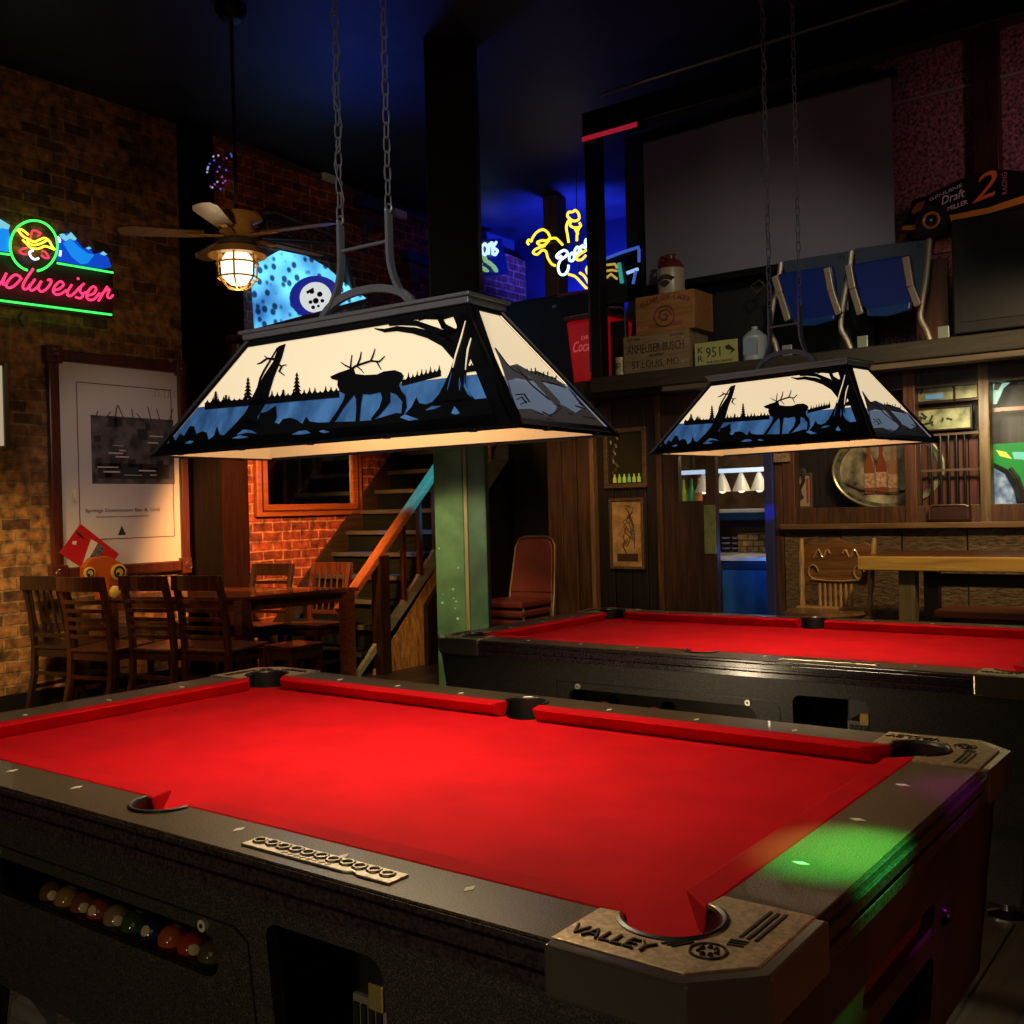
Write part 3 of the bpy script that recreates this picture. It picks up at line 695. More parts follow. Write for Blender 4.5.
    stroke(mb, fa, [(523, 278, 5), (496, 325, 6), (468, 372, 8), (452, 405, 8), (443, 440, 6), (420, 486, 5)], 6, n0)
    P(mb, 'bare_tree_cutout', LBLK, fr0)
    # bull elk
    body = [(740, 396), (775, 380), (800, 372), (815, 366), (835, 362), (842, 385), (880, 390), (930, 388), (960, 375), (1005, 370), (1030, 380), (1040, 392), (1034, 412), (1020, 430), (1030, 455), (1048, 475), (1052, 520), (1040, 552), (1030, 552), (1035, 500), (1010, 470), (985, 460), (985, 500), (962, 530), (935, 560), (912, 574), (905, 570), (940, 525), (952, 485), (945, 460), (900, 470), (872, 468), (866, 500), (862, 540), (858, 582), (842, 582), (846, 530), (845, 490), (838, 470), (812, 500), (790, 530), (765, 570), (750, 588), (735, 584), (770, 535), (795, 490), (800, 468), (778, 458), (768, 430), (770, 412), (752, 408), (742, 404)]
    mb = sil(MB(), fa, body, .0013)
    for s_ in ([(815, 372, 9), (845, 352, 8), (905, 332, 8), (940, 335, 6), (962, 313, 3)], [(850, 350, 7), (862, 320, 6), (866, 295, 3)], [(905, 332, 7), (916, 305, 5), (922, 283, 3)], [(822, 362, 7), (824, 335, 5), (828, 308, 3)], [(825, 362, 7), (800, 350, 6), (783, 338, 3)], [(930, 336, 6), (938, 352, 5), (947, 366, 3)], [(850, 355, 6), (865, 368, 5), (875, 380, 3)]):
        stroke(mb, fa, s_, 6, n0)
    P(mb, 'elk_cutout', LBLK, fr0)
    # big spreading tree at the right
    mb = sil(MB(), fb, [(225, 500), (262, 430), (285, 380), (302, 330), (312, 290), (318, 230), (312, 160), (300, 120), (345, 110), (392, 108), (400, 200), (385, 235), (395, 250), (372, 262), (380, 280), (368, 300), (372, 320), (358, 360), (352, 400), (350, 440), (372, 470), (392, 492), (330, 500)])
    stroke(mb, fb, [(320, 310, 50), (270, 255, 46), (205, 225, 34), (140, 208, 26), (70, 200, 20), (20, 208, 14), (-20, 200, 4)], 20, n0)
    stroke(mb, fb, [(315, 250, 34), (262, 220, 28), (225, 205, 24), (150, 178, 22), (90, 176, 20), (40, 184, 10)], 16, n0)
    stroke(mb, fb, [(318, 220, 26), (262, 190, 24), (245, 155, 22), (230, 140, 16)], 14, n0); stroke(mb, fb, [(160, 160, 14), (185, 150, 22), (235, 150, 26), (255, 152, 24), (300, 140, 20)], 12, n0)
    stroke(mb, fb, [(250, 225, 14), (285, 222, 18), (318, 205, 16)], 10, n0); stroke(mb, fb, [(352, 300), (368, 290), (388, 282)], 6, n0)
    sil(mb, fb, [(395, 235), (430, 330), (470, 370), (485, 480), (545, 592), (565, 590), (400, 108), (380, 105)])
    P(mb, 'spreading_tree_cutout', LBLK, fr0)
    # slits in the trunk and ripples showing glass
    mb = MB()
    for s_ in ([(352, 170, 2), (335, 235, 5), (312, 310, 5), (300, 360, 3)], [(375, 240, 3), (362, 285, 6), (356, 330, 4), (352, 370, 2)]):
        for a, b in zip(s_, s_[1:]):
            sil(mb, fb, [(a[0] - a[2] / 2, a[1]), (b[0] - b[2] / 2, b[1]), (b[0] + b[2] / 2, b[1]), (a[0] + a[2] / 2, a[1])], .003)
        P(mb, 'trunk_slit', SKYG, fr0); mb = MB()
    mb = MB()
    for pts in ([(360, 635), (385, 615), (420, 618), (440, 630), (400, 626)], [(340, 650), (370, 638), (405, 645), (375, 650)], [(585, 635), (610, 622), (645, 618), (660, 628), (625, 634)], [(145, 670), (165, 660), (182, 662), (165, 672)], [(695, 622), (715, 617), (738, 624), (715, 629)]): P(sil(MB(), fa, pts, .003), 'ripple_slit', WATG, fr0)
    for pts in ([(85, 565), (105, 553), (130, 562), (160, 572), (120, 578)], [(190, 535), (215, 520), (250, 518), (225, 530)], [(295, 548), (308, 520), (318, 532), (328, 548), (310, 552)], [(290, 400), (296, 380), (284, 430), (278, 452)], [(328, 400), (325, 430), (328, 455), (333, 430)], [(350, 390), (348, 420), (360, 455), (380, 485), (362, 470), (346, 440)]): P(sil(MB(), fb, pts, .003), 'ripple_slit', WATG, fr0)
    # right end panel: black coat greyed to look lit, mountain and brush
    fr1 = frame(1, .016, .014, .05, .06, LBLK)
    mb = sil(MB(), fs, [(468, 278), (500, 318), (530, 352), (560, 345), (620, 378), (640, 372), (720, 408), (760, 432), (700, 428), (640, 408), (610, 412), (560, 402), (525, 412), (520, 420), (490, 330)], .001, n1)
    gsd = [(525, 415), (540, 470), (560, 530), (620, 528), (690, 560), (715, 548), (725, 505), (760, 520), (800, 545), (832, 525), (800, 470), (765, 436), (930, 612), (948, 626), (572, 588), (520, 470)]
    sil(mb, fs, gsd, .001, n1)
    sil(mb, fs, [(600, 385), (640, 395), (740, 505), (715, 515)], .0014, n1)
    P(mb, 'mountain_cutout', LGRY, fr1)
    mb = MB()
    for s_ in ([(472, 280), (520, 345), (545, 370), (600, 400)], [(560, 360), (620, 430), (680, 480), (735, 520)], [(620, 375), (720, 405)], [(610, 410), (680, 418), (760, 440)], [(555, 470), (590, 468), (612, 500)], [(560, 490), (580, 480), (600, 505)], [(575, 510), (600, 498)], [(665, 540), (700, 560), (715, 540)], [(690, 555), (720, 545), (740, 525)], [(830, 560), (860, 566), (880, 572)], [(800, 515), (840, 530)], [(815, 505), (835, 515)], [(680, 570), (705, 572)], [(640, 545), (670, 552)], [(770, 545), (790, 552)]):
        mb = MB(); stroke(mb, fs, s_, 3.4, n1); P(mb, 'brush_cutout', LBLK, fr1)
    for k in range(8): x = 600 + k * 17; mb = MB(); stroke(mb, fs, [(x, 378 + k * 5), (x + 2, 366 + k * 5 - (k % 3) * 7)], 4, n1); P(mb, 'brush_cutout', LBLK, fr1)
    frame(2, .03, .03, .075, .30, LBLK); frame(3, .016, .016, .05, .30, LBLK)
    # cap, edge rails and glass clips
    P(MB().box(-TXh - .012, TXh + .012, -TYh - .012, TYh + .012, LH - .002, LH + .013).box(-TXh - .02, TXh + .02, -TYh - .02, TYh + .02, LH + .013, LH + .021), 'cap', LTOP, bevel=.002)
    for i in range(4):
        P(MB().bar(bot[i], top[i], .008, .008), 'edge_bar', LBLK)
        j = (i + 1) % 4
        P(MB().bar(bot[i], bot[j], .006, .007), 'lower_rail', LBLK)
        N = 5 if i in (0, 2) else 2
        for k in range(N):
            p = bot[i].lerp(bot[j], (k + .5) / N); n = nrm(i)
            P(MB().box(p.x - .008, p.x + .008, p.y - .006, p.y + .006, -.005, .003), 'glass_clip', LBLK, bevel=.002)
    P(MB().bar(bot[3].lerp(top[3], .02) - V((-.016, .012, 0)), bot[3].lerp(top[3], .9) - V((-.016, .006, 0)), .004, .004), 'corner_seam', LBLK)
    for x in (-.26, 0, .26):
        s_ = P(MB().cyl((x, 0, LH - .005), (x, 0, LH - .06), .017), 'socket', LBLK, smooth=True)
        P(MB().sphere((x, 0, LH - .092), .030, 14, (1, 1, 1.15)), 'light_bulb', bpy.data.materials.get('bulb_glow') or neon('bulb_glow', (1, .72, .40), 6), s_, smooth=True)
    # bracket: two swept flat arms, an arch, a cross bar
    zc = LH + .021
    def bez(a, b, c, d, n=16): return [a * (1 - u) ** 3 + b * 3 * u * (1 - u) ** 2 + c * 3 * u * u * (1 - u) + d * u ** 3 for u in [i / n for i in range(n + 1)]]
    hx = .078; ht = .235; hb = .161
    for s in (-1, 1):
        pts = bez(V((s * hb, 0, zc)), V((s * .108, 0, zc + .035)), V((s * hx, 0, zc + .085)), V((s * hx, 0, zc + .15))) + [V((s * hx, 0, zc + ht))]
        ar = MB()
        for a, b in zip(pts, pts[1:]): ar.bar(a, b + (b - a) * .05, .019, .009, (1, 0, .01))
        P(ar, 'bracket_arm', LTOP)
        P(MB().tube([(s * hx + .010 * math.cos(a), 0, zc + ht + .010 + .011 * math.sin(a)) for a in [i * 2 * PI / 14 for i in range(14)]], .0028, 6, closed=True), 'eye_ring', LTOP, smooth=True)
    ar = MB(); pts = [V((hb * .93 * math.cos(a), 0, zc + .066 * math.sin(a))) for a in [PI * i / 20 for i in range(21)]]
    for a, b in zip(pts, pts[1:]): ar.bar(a, b, .018, .010, (0, 1, 0))
    P(ar, 'bracket_arch', LTOP)
    P(MB().tube([(-hx, 0, zc + .170), (hx, 0, zc + .170)], .0045, 8), 'cross_bar', LTOP, smooth=True)
    # chains to the ceiling
    for s in (-1, 1):
        mb = MB(); z = zc + ht + .026; zend = ZC - loc[2] - .04; k = 0
        while z < zend:
            c = V((s * hx, 0, z)); w = V((1, 0, 0)) if k % 2 else V((0, 1, 0))
            if k % 2 == 0: w = V((.25, .97, 0))
            else: w = V((.97, -.25, 0))
            pts = []
            for a in [i * 2 * PI / 12 for i in range(12)]:
                zz = .0105 * math.sin(a) + (.0085 if math.sin(a) > .01 else -.0085 if math.sin(a) < -.01 else 0); pts.append(c + w * .0085 * math.cos(a) + V((0, 0, zz)))
            mb.tube(pts, .0021, 5, closed=True); z += .0335; k += 1
        P(mb, 'chain', LTOP, smooth=True)
        P(MB().lathe([(0, -.03), (.03, -.028), (.045, -.008), (.05, 0), (0, 0)], (s * hx, 0, ZC - loc[2])), 'ceiling_hook_plate', LTOP, smooth=True)
    # wire woven through the left chain
    z0 = zc + ht + .03
    P(MB().tube([(-hx + .012 * math.sin(q * 1.05), .008 * math.cos(q * 1.05), z0 + q * .03) for q in range(int((ZC - loc[2] - z0) / .03))], .0018, 5), 'power_cord', LTOP, smooth=True)
    return t
lamp1 = lamp('long black lamp with elk cut-outs hanging over the nearest pool table', L1, A1)
lamp2 = dup(lamp1, (.147, 2.135, 1.546), -.168, 'smaller-looking elk lamp hanging over the second pool table', None, (.849, 1.264, 1.0))
# ================================================================== LEFT SIDE
G = neon('neon_green', (.05, 1.0, .12), 1.6); RD = neon('neon_red', (1.0, .03, .12), 2.2); YL = neon('neon_yellow', (1.0, .80, .05), 2.0); WH = neon('neon_white', (.85, .95, 1.0), 2.0); YO = neon('neon_amber', (1.0, .62, .03), 1.7); ICE = neon('neon_ice', (.55, .85, 1.0), 2.2); PK = neon('neon_pink', (.9, .05, .12), 1.1)
def smooth_pts(pts, n=4):
    if len(pts) < 3: return pts
    P_ = [V(p) for p in pts]; out = []
    for i in range(len(P_) - 1):
        p0 = P_[max(i - 1, 0)]; p1 = P_[i]; p2 = P_[i + 1]; p3 = P_[min(i + 2, len(P_) - 1)]
        for k in range(n):
            t = k / n; out.append(.5 * ((2 * p1) + (p2 - p0) * t + (2 * p0 - 5 * p1 + 4 * p2 - p3) * t * t + (3 * p1 - p0 - 3 * p2 + p3) * t ** 3))
    return out + [P_[-1]]
# --- neon beer sign on the brick wall
bx = XL + .10
def bp(p, d=0.): return onX(p[0] / 7.877, 210 + p[1] / 7.877, bx + d)
sg = thing('neon_sign', 'green and red neon beer sign with blue mountains on the left brick wall', 'neon sign', bp((400, 850)))
MB().prism([bp(q, -.05) for q in ((-420, 275), (90, 340), (450, 400), (892, 480), (885, 850), (-420, 690))], (-.02, 0, 0)).obj('backing_board', mat('sign_maroon', (.03, .012, .016), .5), sg)
def ntube(name, strokes, m, par, f, r=.0075, n=4):
    mb = MB()
    for s_ in strokes: mb.tube(smooth_pts([f(q) for q in s_], n), r, 7)
    return mb.obj(name, m, par, smooth=True)
el = lambda a: (266 + 186 * math.cos(a), 282 + 200 * math.sin(a))
ntube('ring_tube', [[el(1.42 - i * (2 * PI - .42) / 36) for i in range(37)]], G, sg, bp, .0085, 1)
ntube('green_bar', [[(450, 418), (890, 493)], [(-420, 285), (85, 352)], [(-420, 672), (0, 712), (440, 768), (880, 825)]], G, sg, bp, .008, 1)
ntube('script_lettering', [[(-30, 520), (-45, 575), (-30, 600), (10, 570), (50, 498)], [(48, 500), (25, 560), (30, 595)], [(162, 528), (122, 510), (78, 540), (48, 590), (72, 614), (120, 590), (170, 535)], [(262, 462), (215, 530), (182, 590), (188, 622), (215, 618), (240, 585)],
      [(275, 545), (250, 580), (232, 612), (252, 634), (295, 605), (325, 560)], [(325, 560), (303, 612), (322, 642), (362, 625), (398, 580), (400, 550), (375, 552)],
      [(425, 632), (470, 620), (500, 588), (478, 562), (440, 590), (418, 640), (440, 664), (480, 660), (525, 630)], [(565, 588), (530, 650), (545, 678), (580, 660), (630, 605)], [(612, 532), (618, 550)],
      [(640, 600), (630, 640), (655, 670), (630, 695), (595, 685)], [(640, 600), (662, 580)], [(690, 672), (735, 660), (757, 625), (735, 602), (695, 640), (682, 685), (705, 708), (745, 700), (785, 655)],
      [(845, 602), (815, 650), (775, 718)], [(800, 665), (835, 632), (862, 625), (845, 680), (870, 692), (890, 668)], [(660, 655), (700, 640)]], RD, sg, bp, .0085)
ntube('eagle_wing', [[(130, 160), (165, 152), (195, 170), (225, 195)], [(150, 170), (180, 205), (215, 225), (270, 250), (310, 235), (350, 220), (385, 240), (410, 285), (432, 312)], [(178, 235), (210, 265), (240, 295), (300, 305), (360, 285), (430, 312)], [(210, 245), (260, 275), (320, 265), (375, 235)]], YL, sg, bp, .008)
ntube('eagle_body', [[(240, 225), (255, 165), (285, 165), (320, 185), (295, 205)], [(215, 300), (180, 305), (155, 325), (185, 348), (215, 345)], [(330, 320), (355, 330), (385, 375), (350, 375), (325, 355)]], PK, sg, bp, .008)
ntube('white_hook', [[(262, 318), (235, 330), (240, 362), (270, 388), (305, 380)], [(452, 210), (470, 235), (468, 255)], [(478, 320), (472, 362)]], WH, sg, bp, .008)
mb = MB().prism([bp(q, -.02) for q in ((455, 400), (470, 215), (520, 180), (570, 200), (620, 260), (660, 305), (700, 290), (740, 350), (800, 330), (850, 370), (880, 450), (800, 462))], (-.015, 0, 0))
mtn = mb.obj('mountain_panel', mat('mountain_blue', (.0, .03, .2), .3, emit=(.005, .06, .55), es=1.), sg)
MB().prism([bp(q, -.012) for q in ((500, 260), (560, 230), (620, 290), (690, 340), (745, 352), (690, 420), (640, 425), (570, 370))], (-.006, 0, 0)).obj('lit_slope', mat('slope_cyan', (.0, .08, .3), .3, emit=(.01, .25, .85), es=1.), sg)
mb = MB()
for pts in ([(470, 190), (500, 185), (525, 205), (560, 175), (605, 225), (590, 240), (555, 225), (520, 245), (480, 215)], [(790, 345), (815, 325), (845, 350), (825, 358)], [(680, 298), (702, 288), (722, 302), (700, 310)]): mb.prism([bp(q, -.010) for q in pts], (-.006, 0, 0))
mb.obj('snow_cap', mat('snow_cyan', (.1, .3, .35), .3, emit=(.25, .75, .9), es=.8), sg)
mb = MB().prism([bp(q, -.02) for q in ((-300, 260), (-200, 150), (0, 70), (60, 110), (85, 250), (75, 330), (0, 318), (-300, 280))], (-.015, 0, 0)).obj('mountain_panel', bpy.data.materials['slope_cyan'], sg)
MB().prism([bp(q, -.012) for q in ((-60, 110), (0, 70), (80, 120), (70, 150), (20, 140), (-30, 160))], (-.006, 0, 0)).obj('snow_cap', bpy.data.materials['snow_cyan'], sg)
ntube('sign_cord', [[(170, 805), (150, 850), (165, 890), (185, 920)]], BLACK, sg, lambda q: bp(q, -.08), .006)
# --- small lit picture cut by the left edge
xw = XL + .02
a = onX(-20, 360, xw); b = onX(6, 450, xw)
pe = thing('framed_notice', 'cream lit notice in a slim frame at the left edge on bricks', 'picture', (xw, b.y, b.z))
y0, y1, z0, z1 = a.y - .3, onX(7, 400, xw).y, onX(4, 450, xw).z, onX(4, 362, xw).z
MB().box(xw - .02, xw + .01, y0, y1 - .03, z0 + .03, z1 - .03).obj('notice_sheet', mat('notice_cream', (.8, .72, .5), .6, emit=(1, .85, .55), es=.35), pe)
MB().box(xw - .02, xw + .03, y1 - .035, y1, z0, z1).obj('frame', wood('frame_olive', (.05, .035, .015), (.12, .08, .035)), pe, bevel=.004)
# --- big framed poster with corner rosettes
xp = XL + .04
def pp(u, v): return onX(u, v, xp)
c0, c1 = pp(56, 470), pp(185, 470)
zt = (pp(56, 358).z + pp(185, 376).z) / 2; zbm = (pp(64, 568).z + pp(185, 560).z) / 2
FRM = wood('frame_mahogany', (.04, .008, .005), (.12, .028, .014), 'z', 6, .3, .1, .4)
po = thing('framed_poster', 'large framed white poster with a dark building drawing on the brick wall', 'poster', (XL, (c0.y + c1.y) / 2, zbm))
fw = .085
PY0, PY1 = c0.y - fw / 2, c1.y + fw / 2
mb = MB(); 
for (a0, a1, b0, b1) in ((PY0, PY0 + fw, zbm, zt), (PY1 - fw, PY1, zbm, zt)): mb.box(XL, XL + .05, a0, a1, b0, b1)
for (b0, b1) in ((zbm - fw, zbm), (zt, zt + fw)): mb.box(XL, XL + .05, PY0, PY1, b0, b1)
mb.obj('frame', FRM, po, bevel=.012)
for y in (PY0 + fw / 2, PY1 - fw / 2):
    for z in (zbm - fw / 2, zt + fw / 2):
        r_ = MB().box(XL, XL + .065, y - .065, y + .065, z - .065, z + .065).obj('corner_block', FRM, po, bevel=.008)
        MB().lathe([(0, 0), (.04, 0), (.03, .008), (.018, .004), (.012, .012), (0, .014)], (XL + .065, y, z), (1, 0, 0), 16).obj('rosette', FRM, r_, smooth=True)
PAPER = mat('poster_paper', (.62, .58, .52), .5)
MB().box(XL, XL + .018, PY0 + fw, PY1 - fw, zbm, zt).obj('mat_board', PAPER, po)
# printed matter, set out from the photo onto the sheet
INK = mat('poster_ink', (.02, .016, .016), .6); GREYI = mat('poster_grey', (.018, .015, .016), .6, nscale=9, col2=(.14, .12, .12))
def q2(ax, ay): return onX(ax / 4, 320 + ay / 4, XL + .019)
mb = MB()
def lin2(p, q_, w=.006): mb.bar(q2(*p), q2(*q_), w, .001, (1, 0, 0))
yl, yr = q2(312, 500).y, q2(655, 600).y; zt2, zb2 = q2(312, 248).z, q2(330, 880).z
for (A_, B_) in (((yl, zb2), (yl, zt2)), ((yl, zt2), (PY1 - fw - .06, zt2)), ((PY1 - fw - .06, zt2), (PY1 - fw - .06, zb2)), ((yl, zb2), (PY1 - fw - .06, zb2))):
    mb.bar((XL + .019, *A_), (XL + .019, *B_), .007, .001, (1, 0, 0))
mb.obj('printed_border', mat('border_red', (.10, .02, .02), .6), po)
ctr = (yl + PY1 - fw - .06) / 2
dz0, dz1 = q2(370, 655).z, q2(370, 380).z; dy0, dy1 = q2(365, 500).y, q2(600, 500).y + .22
MB().box(XL + .0185, XL + .020, dy0, dy1, dz0, dz1).obj('drawing', GREYI, po)
mb = MB(); rr = random.Random(5)
for i in range(14):
    y = rr.uniform(dy0 + .02, dy1 - .1); z = rr.uniform(dz0 + .02, dz1 - .06); mb.box(XL + .020, XL + .0208, y, y + rr.uniform(.04, .10), z, z + rr.uniform(.03, .09))
for i in range(9):
    y = dy0 + (dy1 - dy0) * (i + .5) / 9; mb.bar((XL + .0205, y, dz1 - .02), (XL + .0205, y + rr.uniform(-.05, .05), dz1 + rr.uniform(.03, .10)), .008, .001, (1, 0, 0))
mb.box(XL + .020, XL + .0208, dy0 + .05, dy1 - .05, dz0 + .04, dz0 + .16)
mb.obj('drawing_ink', INK, po)
mb = MB()
for i in range(11):
    z = dz0 + (dz1 - dz0) * rr.uniform(.1, .95); a_ = rr.uniform(dy0 + .02, dy1 - .2); mb.box(XL + .0208, XL + .0212, a_, a_ + rr.uniform(.05, .18), z, z + rr.uniform(.004, .012))
mb.obj('drawing_highlight', PAPER, po)
ty = q2(342, 775)
MB().text('Springs Downtown Bar & Grill', (XL + .0195, ty.y, ty.z), (0, 1, 0), (0, 0, 1), .038, q2(638, 775).y - ty.y, .0008).text('The Famous Eatery - Downtown Springs Colorado', (XL + .0195, ty.y + .08, ty.z - .035), (0, 1, 0), (0, 0, 1), .016, (q2(638, 775).y - ty.y) * .72, .0008).obj('printed_caption', INK, po)
e = q2(488, 860)
MB().prism([V((XL + .0195, e.y - .035, e.z)), V((XL + .0195, e.y + .035, e.z)), V((XL + .0195, e.y, e.z + .075))], (.001, 0, 0)).obj('triangle_logo', INK, po)
mb = MB()
for i in range(5): y = q2(620, 300).y + i * .09; mb.tube([(XL + .02, y, zt - .20), (XL + .02, y + .035, zt - .20), (XL + .02, y + .035, zt - .15), (XL + .02, y, zt - .15)], .003, 5, closed=True)
mb.obj('printed_stamps', mat('stamp_grey', (.25, .22, .2), .6), po)
cr = q2(312, 703); MB().tube([V((XL + .03, cr.y + .035 * math.cos(a), cr.z + .06 * math.sin(a))) for a in [2 + i * .28 for i in range(9)]], [.002, .006, .010, .012, .012, .010, .008, .005, .002], 8).obj('painted_glare', mat('glare_cream', (.7, .6, .3), .4), po, smooth=True)  # crescent of glare on the pane, modelled as a cream solid
# pane of the poster
MB().box(XL + .030, XL + .032, PY0 + fw, PY1 - fw, zbm, zt).obj('glass_pane', glass('poster_glass', fac=.03, rough=.4), po)
# --- mirror in an orange wooden frame
mi = thing('wall_mirror', 'mirror in an orange-brown wooden frame on the red brick by the stairs', 'mirror', onX(305, 517, XL))
my0, my1 = onX(253, 480, XL).y, onX(359, 480, XL).y; mz0 = onX(300, 516, XL).z; mz1 = mz0 + 1.0
FB0 = mat('frame_bead_dark', (.05, .012, .004), .4)
OF = wood('frame_orange', (.16, .035, .008), (.34, .09, .02), 'y', 5, .35, .1, .3)
fw2 = .11
rc_ = lambda e, f: [V((XL, my0 + e, mz0 + f)), V((XL, my1 - e, mz0 + f)), V((XL, my1 - e, mz1 - f)), V((XL, my0 + e, mz1 - f))]
MB().prism([rc_(0, 0), rc_(fw2 * 1.2, fw2)], (.05, 0, 0)).obj('frame', OF, mi, bevel=.012)
MB().prism([rc_(fw2 * .5, fw2 * .4), rc_(fw2 * .62, fw2 * .52)], (.056, 0, 0)).obj('frame_bead', FB0, mi)
MB().box(XL, XL + .022, my0 + fw2, my1 - fw2, mz0 + fw2, mz1 - fw2).obj('mirror_glass', mat('mirror_silver', (.55, .6, .55), .06, 1.), mi)
# --- long dark table
TW = wood('table_oak', (.045, .012, .005), (.16, .045, .015), 'x', 6, .22, .1, .5)
CH = wood('chair_wood', (.018, .005, .003), (.10, .028, .011), 'z', 7, .28, .1, .4)
CHD = wood('chair_wood_dark', (.010, .005, .003), (.035, .014, .008), 'z', 7, .3, .1, .3)
n0_ = V((-4.30, 3.03, 0)); ex = V((-1.15, -.41, 0)); ey = V((.16, .95, 0))
dt = thing('dining_table', 'dark wooden dining table with square legs in front of the staircase', 'table', n0_ + ex / 2 + ey / 2)
zt_ = .76
def tp(a, b, z): p = n0_ + ex * a + ey * b; return V((p.x, p.y, z))
MB().hexa([tp(-.02, -.02, zt_ - .03), tp(1, -.02, zt_ - .03), tp(1, 1.02, zt_ - .03), tp(-.02, 1.02, zt_ - .03), tp(-.02, -.02, zt_), tp(1, -.02, zt_), tp(1, 1.02, zt_), tp(-.02, 1.02, zt_)]).obj('table_top', TW, dt, bevel=.004)
MB().hexa([tp(.04, .04, zt_ - .11), tp(.96, .04, zt_ - .11), tp(.96, .96, zt_ - .11), tp(.04, .96, zt_ - .11), tp(.04, .04, zt_ - .03), tp(.96, .04, zt_ - .03), tp(.96, .96, zt_ - .03), tp(.04, .96, zt_ - .03)]).obj('apron', TW, dt)
for a, b in ((.02, .02), (.95, .02), (.95, .95), (.02, .95)):
    p = tp(a, b, 0); MB().box(p.x - .045, p.x + .045, p.y - .045, p.y + .045, 0, zt_ - .03).obj('leg', TW, dt, bevel=.004)
# --- chairs
def chair(label, x, y, rz, m, style='slat', h=.95, group='dark wooden dining chairs'):
    t = thing('dining_chair', label, 'chair', (x, y, 0), rz, group)
    def P(mb, n, **k): return mb.obj(n, m, t, world=False, **k)
    w = .185
    P(MB().hexa([V(q) for q in ((-w - .01, -.2, .43), (w + .01, -.2, .43), (w + .025, .21, .44), (-w - .025, .21, .44), (-w - .01, -.2, .455), (w + .01, -.2, .455), (w + .025, .21, .468), (-w - .025, .21, .468))]), 'seat', bevel=.008)
    P(MB().box(-w, w, -.185, .185, .375, .43), 'seat_frame', bevel=.004)
    for s in (-1, 1):
        mb = MB(); pr = [(.02, -.25, 0), (.0, -.19, .25), (.0, -.18, .45), (-.0, -.205, .70), (0, -.265, h)]
        for a, b in zip(pr, pr[1:]): mb.bar((s * (w + a[0] * 0), a[1], a[2]), (s * (w + b[0] * 0), b[1], b[2]), .036, .040, (0, 1, 0))
        P(mb, 'leg', bevel=.003)
        P(MB().hexa([V((s * w + a * q, .18 + b * q, z)) for z, q in ((0, .014), (.43, .020)) for a, b in ((-1, -1), (1, -1), (1, 1), (-1, 1))]), 'leg', bevel=.003)
    def yb(z): return -.18 - .10 * max(0, (z - .45)) / .5 * (.6 + .8 * max(0, (z - .45)))
    # curved crest rail
    mb = MB(); N = 6
    for i in range(N):
        a = -w - .018 + (2 * w + .036) * i / N; b = -w - .018 + (2 * w + .036) * (i + 1) / N; c = lambda q: -.028 * (1 - (q / (w + .02)) ** 2)
        for z in (h - .045,): mb.bar((a, yb(z) + c(a), z), (b, yb(z) + c(b), z), .024, .10)
    P(mb, 'crest_rail', bevel=.003)
    if style == 'slat':
        for z in (.54, .60, .66, .72, .78):
            mb = MB()
            for i in range(N):
                a = -w + 2 * w * i / N; b = -w + 2 * w * (i + 1) / N; c = lambda q: -.022 * (1 - (q / w) ** 2); mb.bar((a, yb(z) + c(a), z), (b, yb(z) + c(b), z), .014, .026)
            P(mb, 'back_slat', bevel=.002)
    else:
        P(MB().bar((-w, yb(.53), .53), (w, yb(.53), .53), .02, .03), 'lower_rail', bevel=.002)
        for i in range(5):
            x_ = -w + 2 * w * (i + 1) / 6
            P(MB().tube([(x_, yb(.53), .53), (x_ * 1.05, yb(.65) - .015, .65), (x_, yb(.78) - .01, .78), (x_, yb(h - .1) - .012, h - .08)], [.007, .011, .008, .010], 8), 'back_spindle', smooth=True)
    P(MB().bar((-w, .18, .22), (w, .18, .22), .018, .026), 'stretcher'); P(MB().bar((-w, -.19, .26), (w, -.19, .26), .018, .026), 'stretcher')
    for s in (-1, 1): P(MB().bar((s * w, -.20, .16), (s * w, .18, .16), .018, .026), 'stretcher')
    return t
r9 = .20
ca = chair('ladder-back chair nearest the table corner on the near side, fourth from the left', -4.11, 2.72, r9, CH)
cb = dup(ca, (-4.50, 2.58, 0), r9, 'ladder-back chair third from the left in the row along the table')
cc_ = dup(ca, (-4.90, 2.36, 0), r9 + .03, 'ladder-back chair second from the left, in front of the red menu card')
cl = chair('dark spindle-back chair at the far left against the tan brick wall', -5.34, 2.34, r9 + .05, CHD, 'spindle')
fa1 = chair('dark ladder-back chair on the far side of the table facing the camera', -5.02, 3.72, PI + .25, CHD, 'slat', .93)
fa3 = chair('spindle-back chair at the right end of the table before the stair treads', -4.62, 3.98, PI + .15, CH, 'spindle', .93)
bn = thing('low_stool', 'low brown wooden stool beside the near leg of the dining table', 'stool', (-3.80, 3.02, 0))
MB().box(-3.88, -3.60, 2.86, 3.16, .43, .46).obj('seat', CH, bn, bevel=.005)
MB().box(-3.87, -3.61, 2.87, 3.15, .37, .43).obj('seat_frame', CH, bn)
for x in (-3.85, -3.63):
    for y in (2.89, 3.13): MB().box(x - .018, x + .018, y - .018, y + .018, 0, .43).obj('leg', CH, bn)
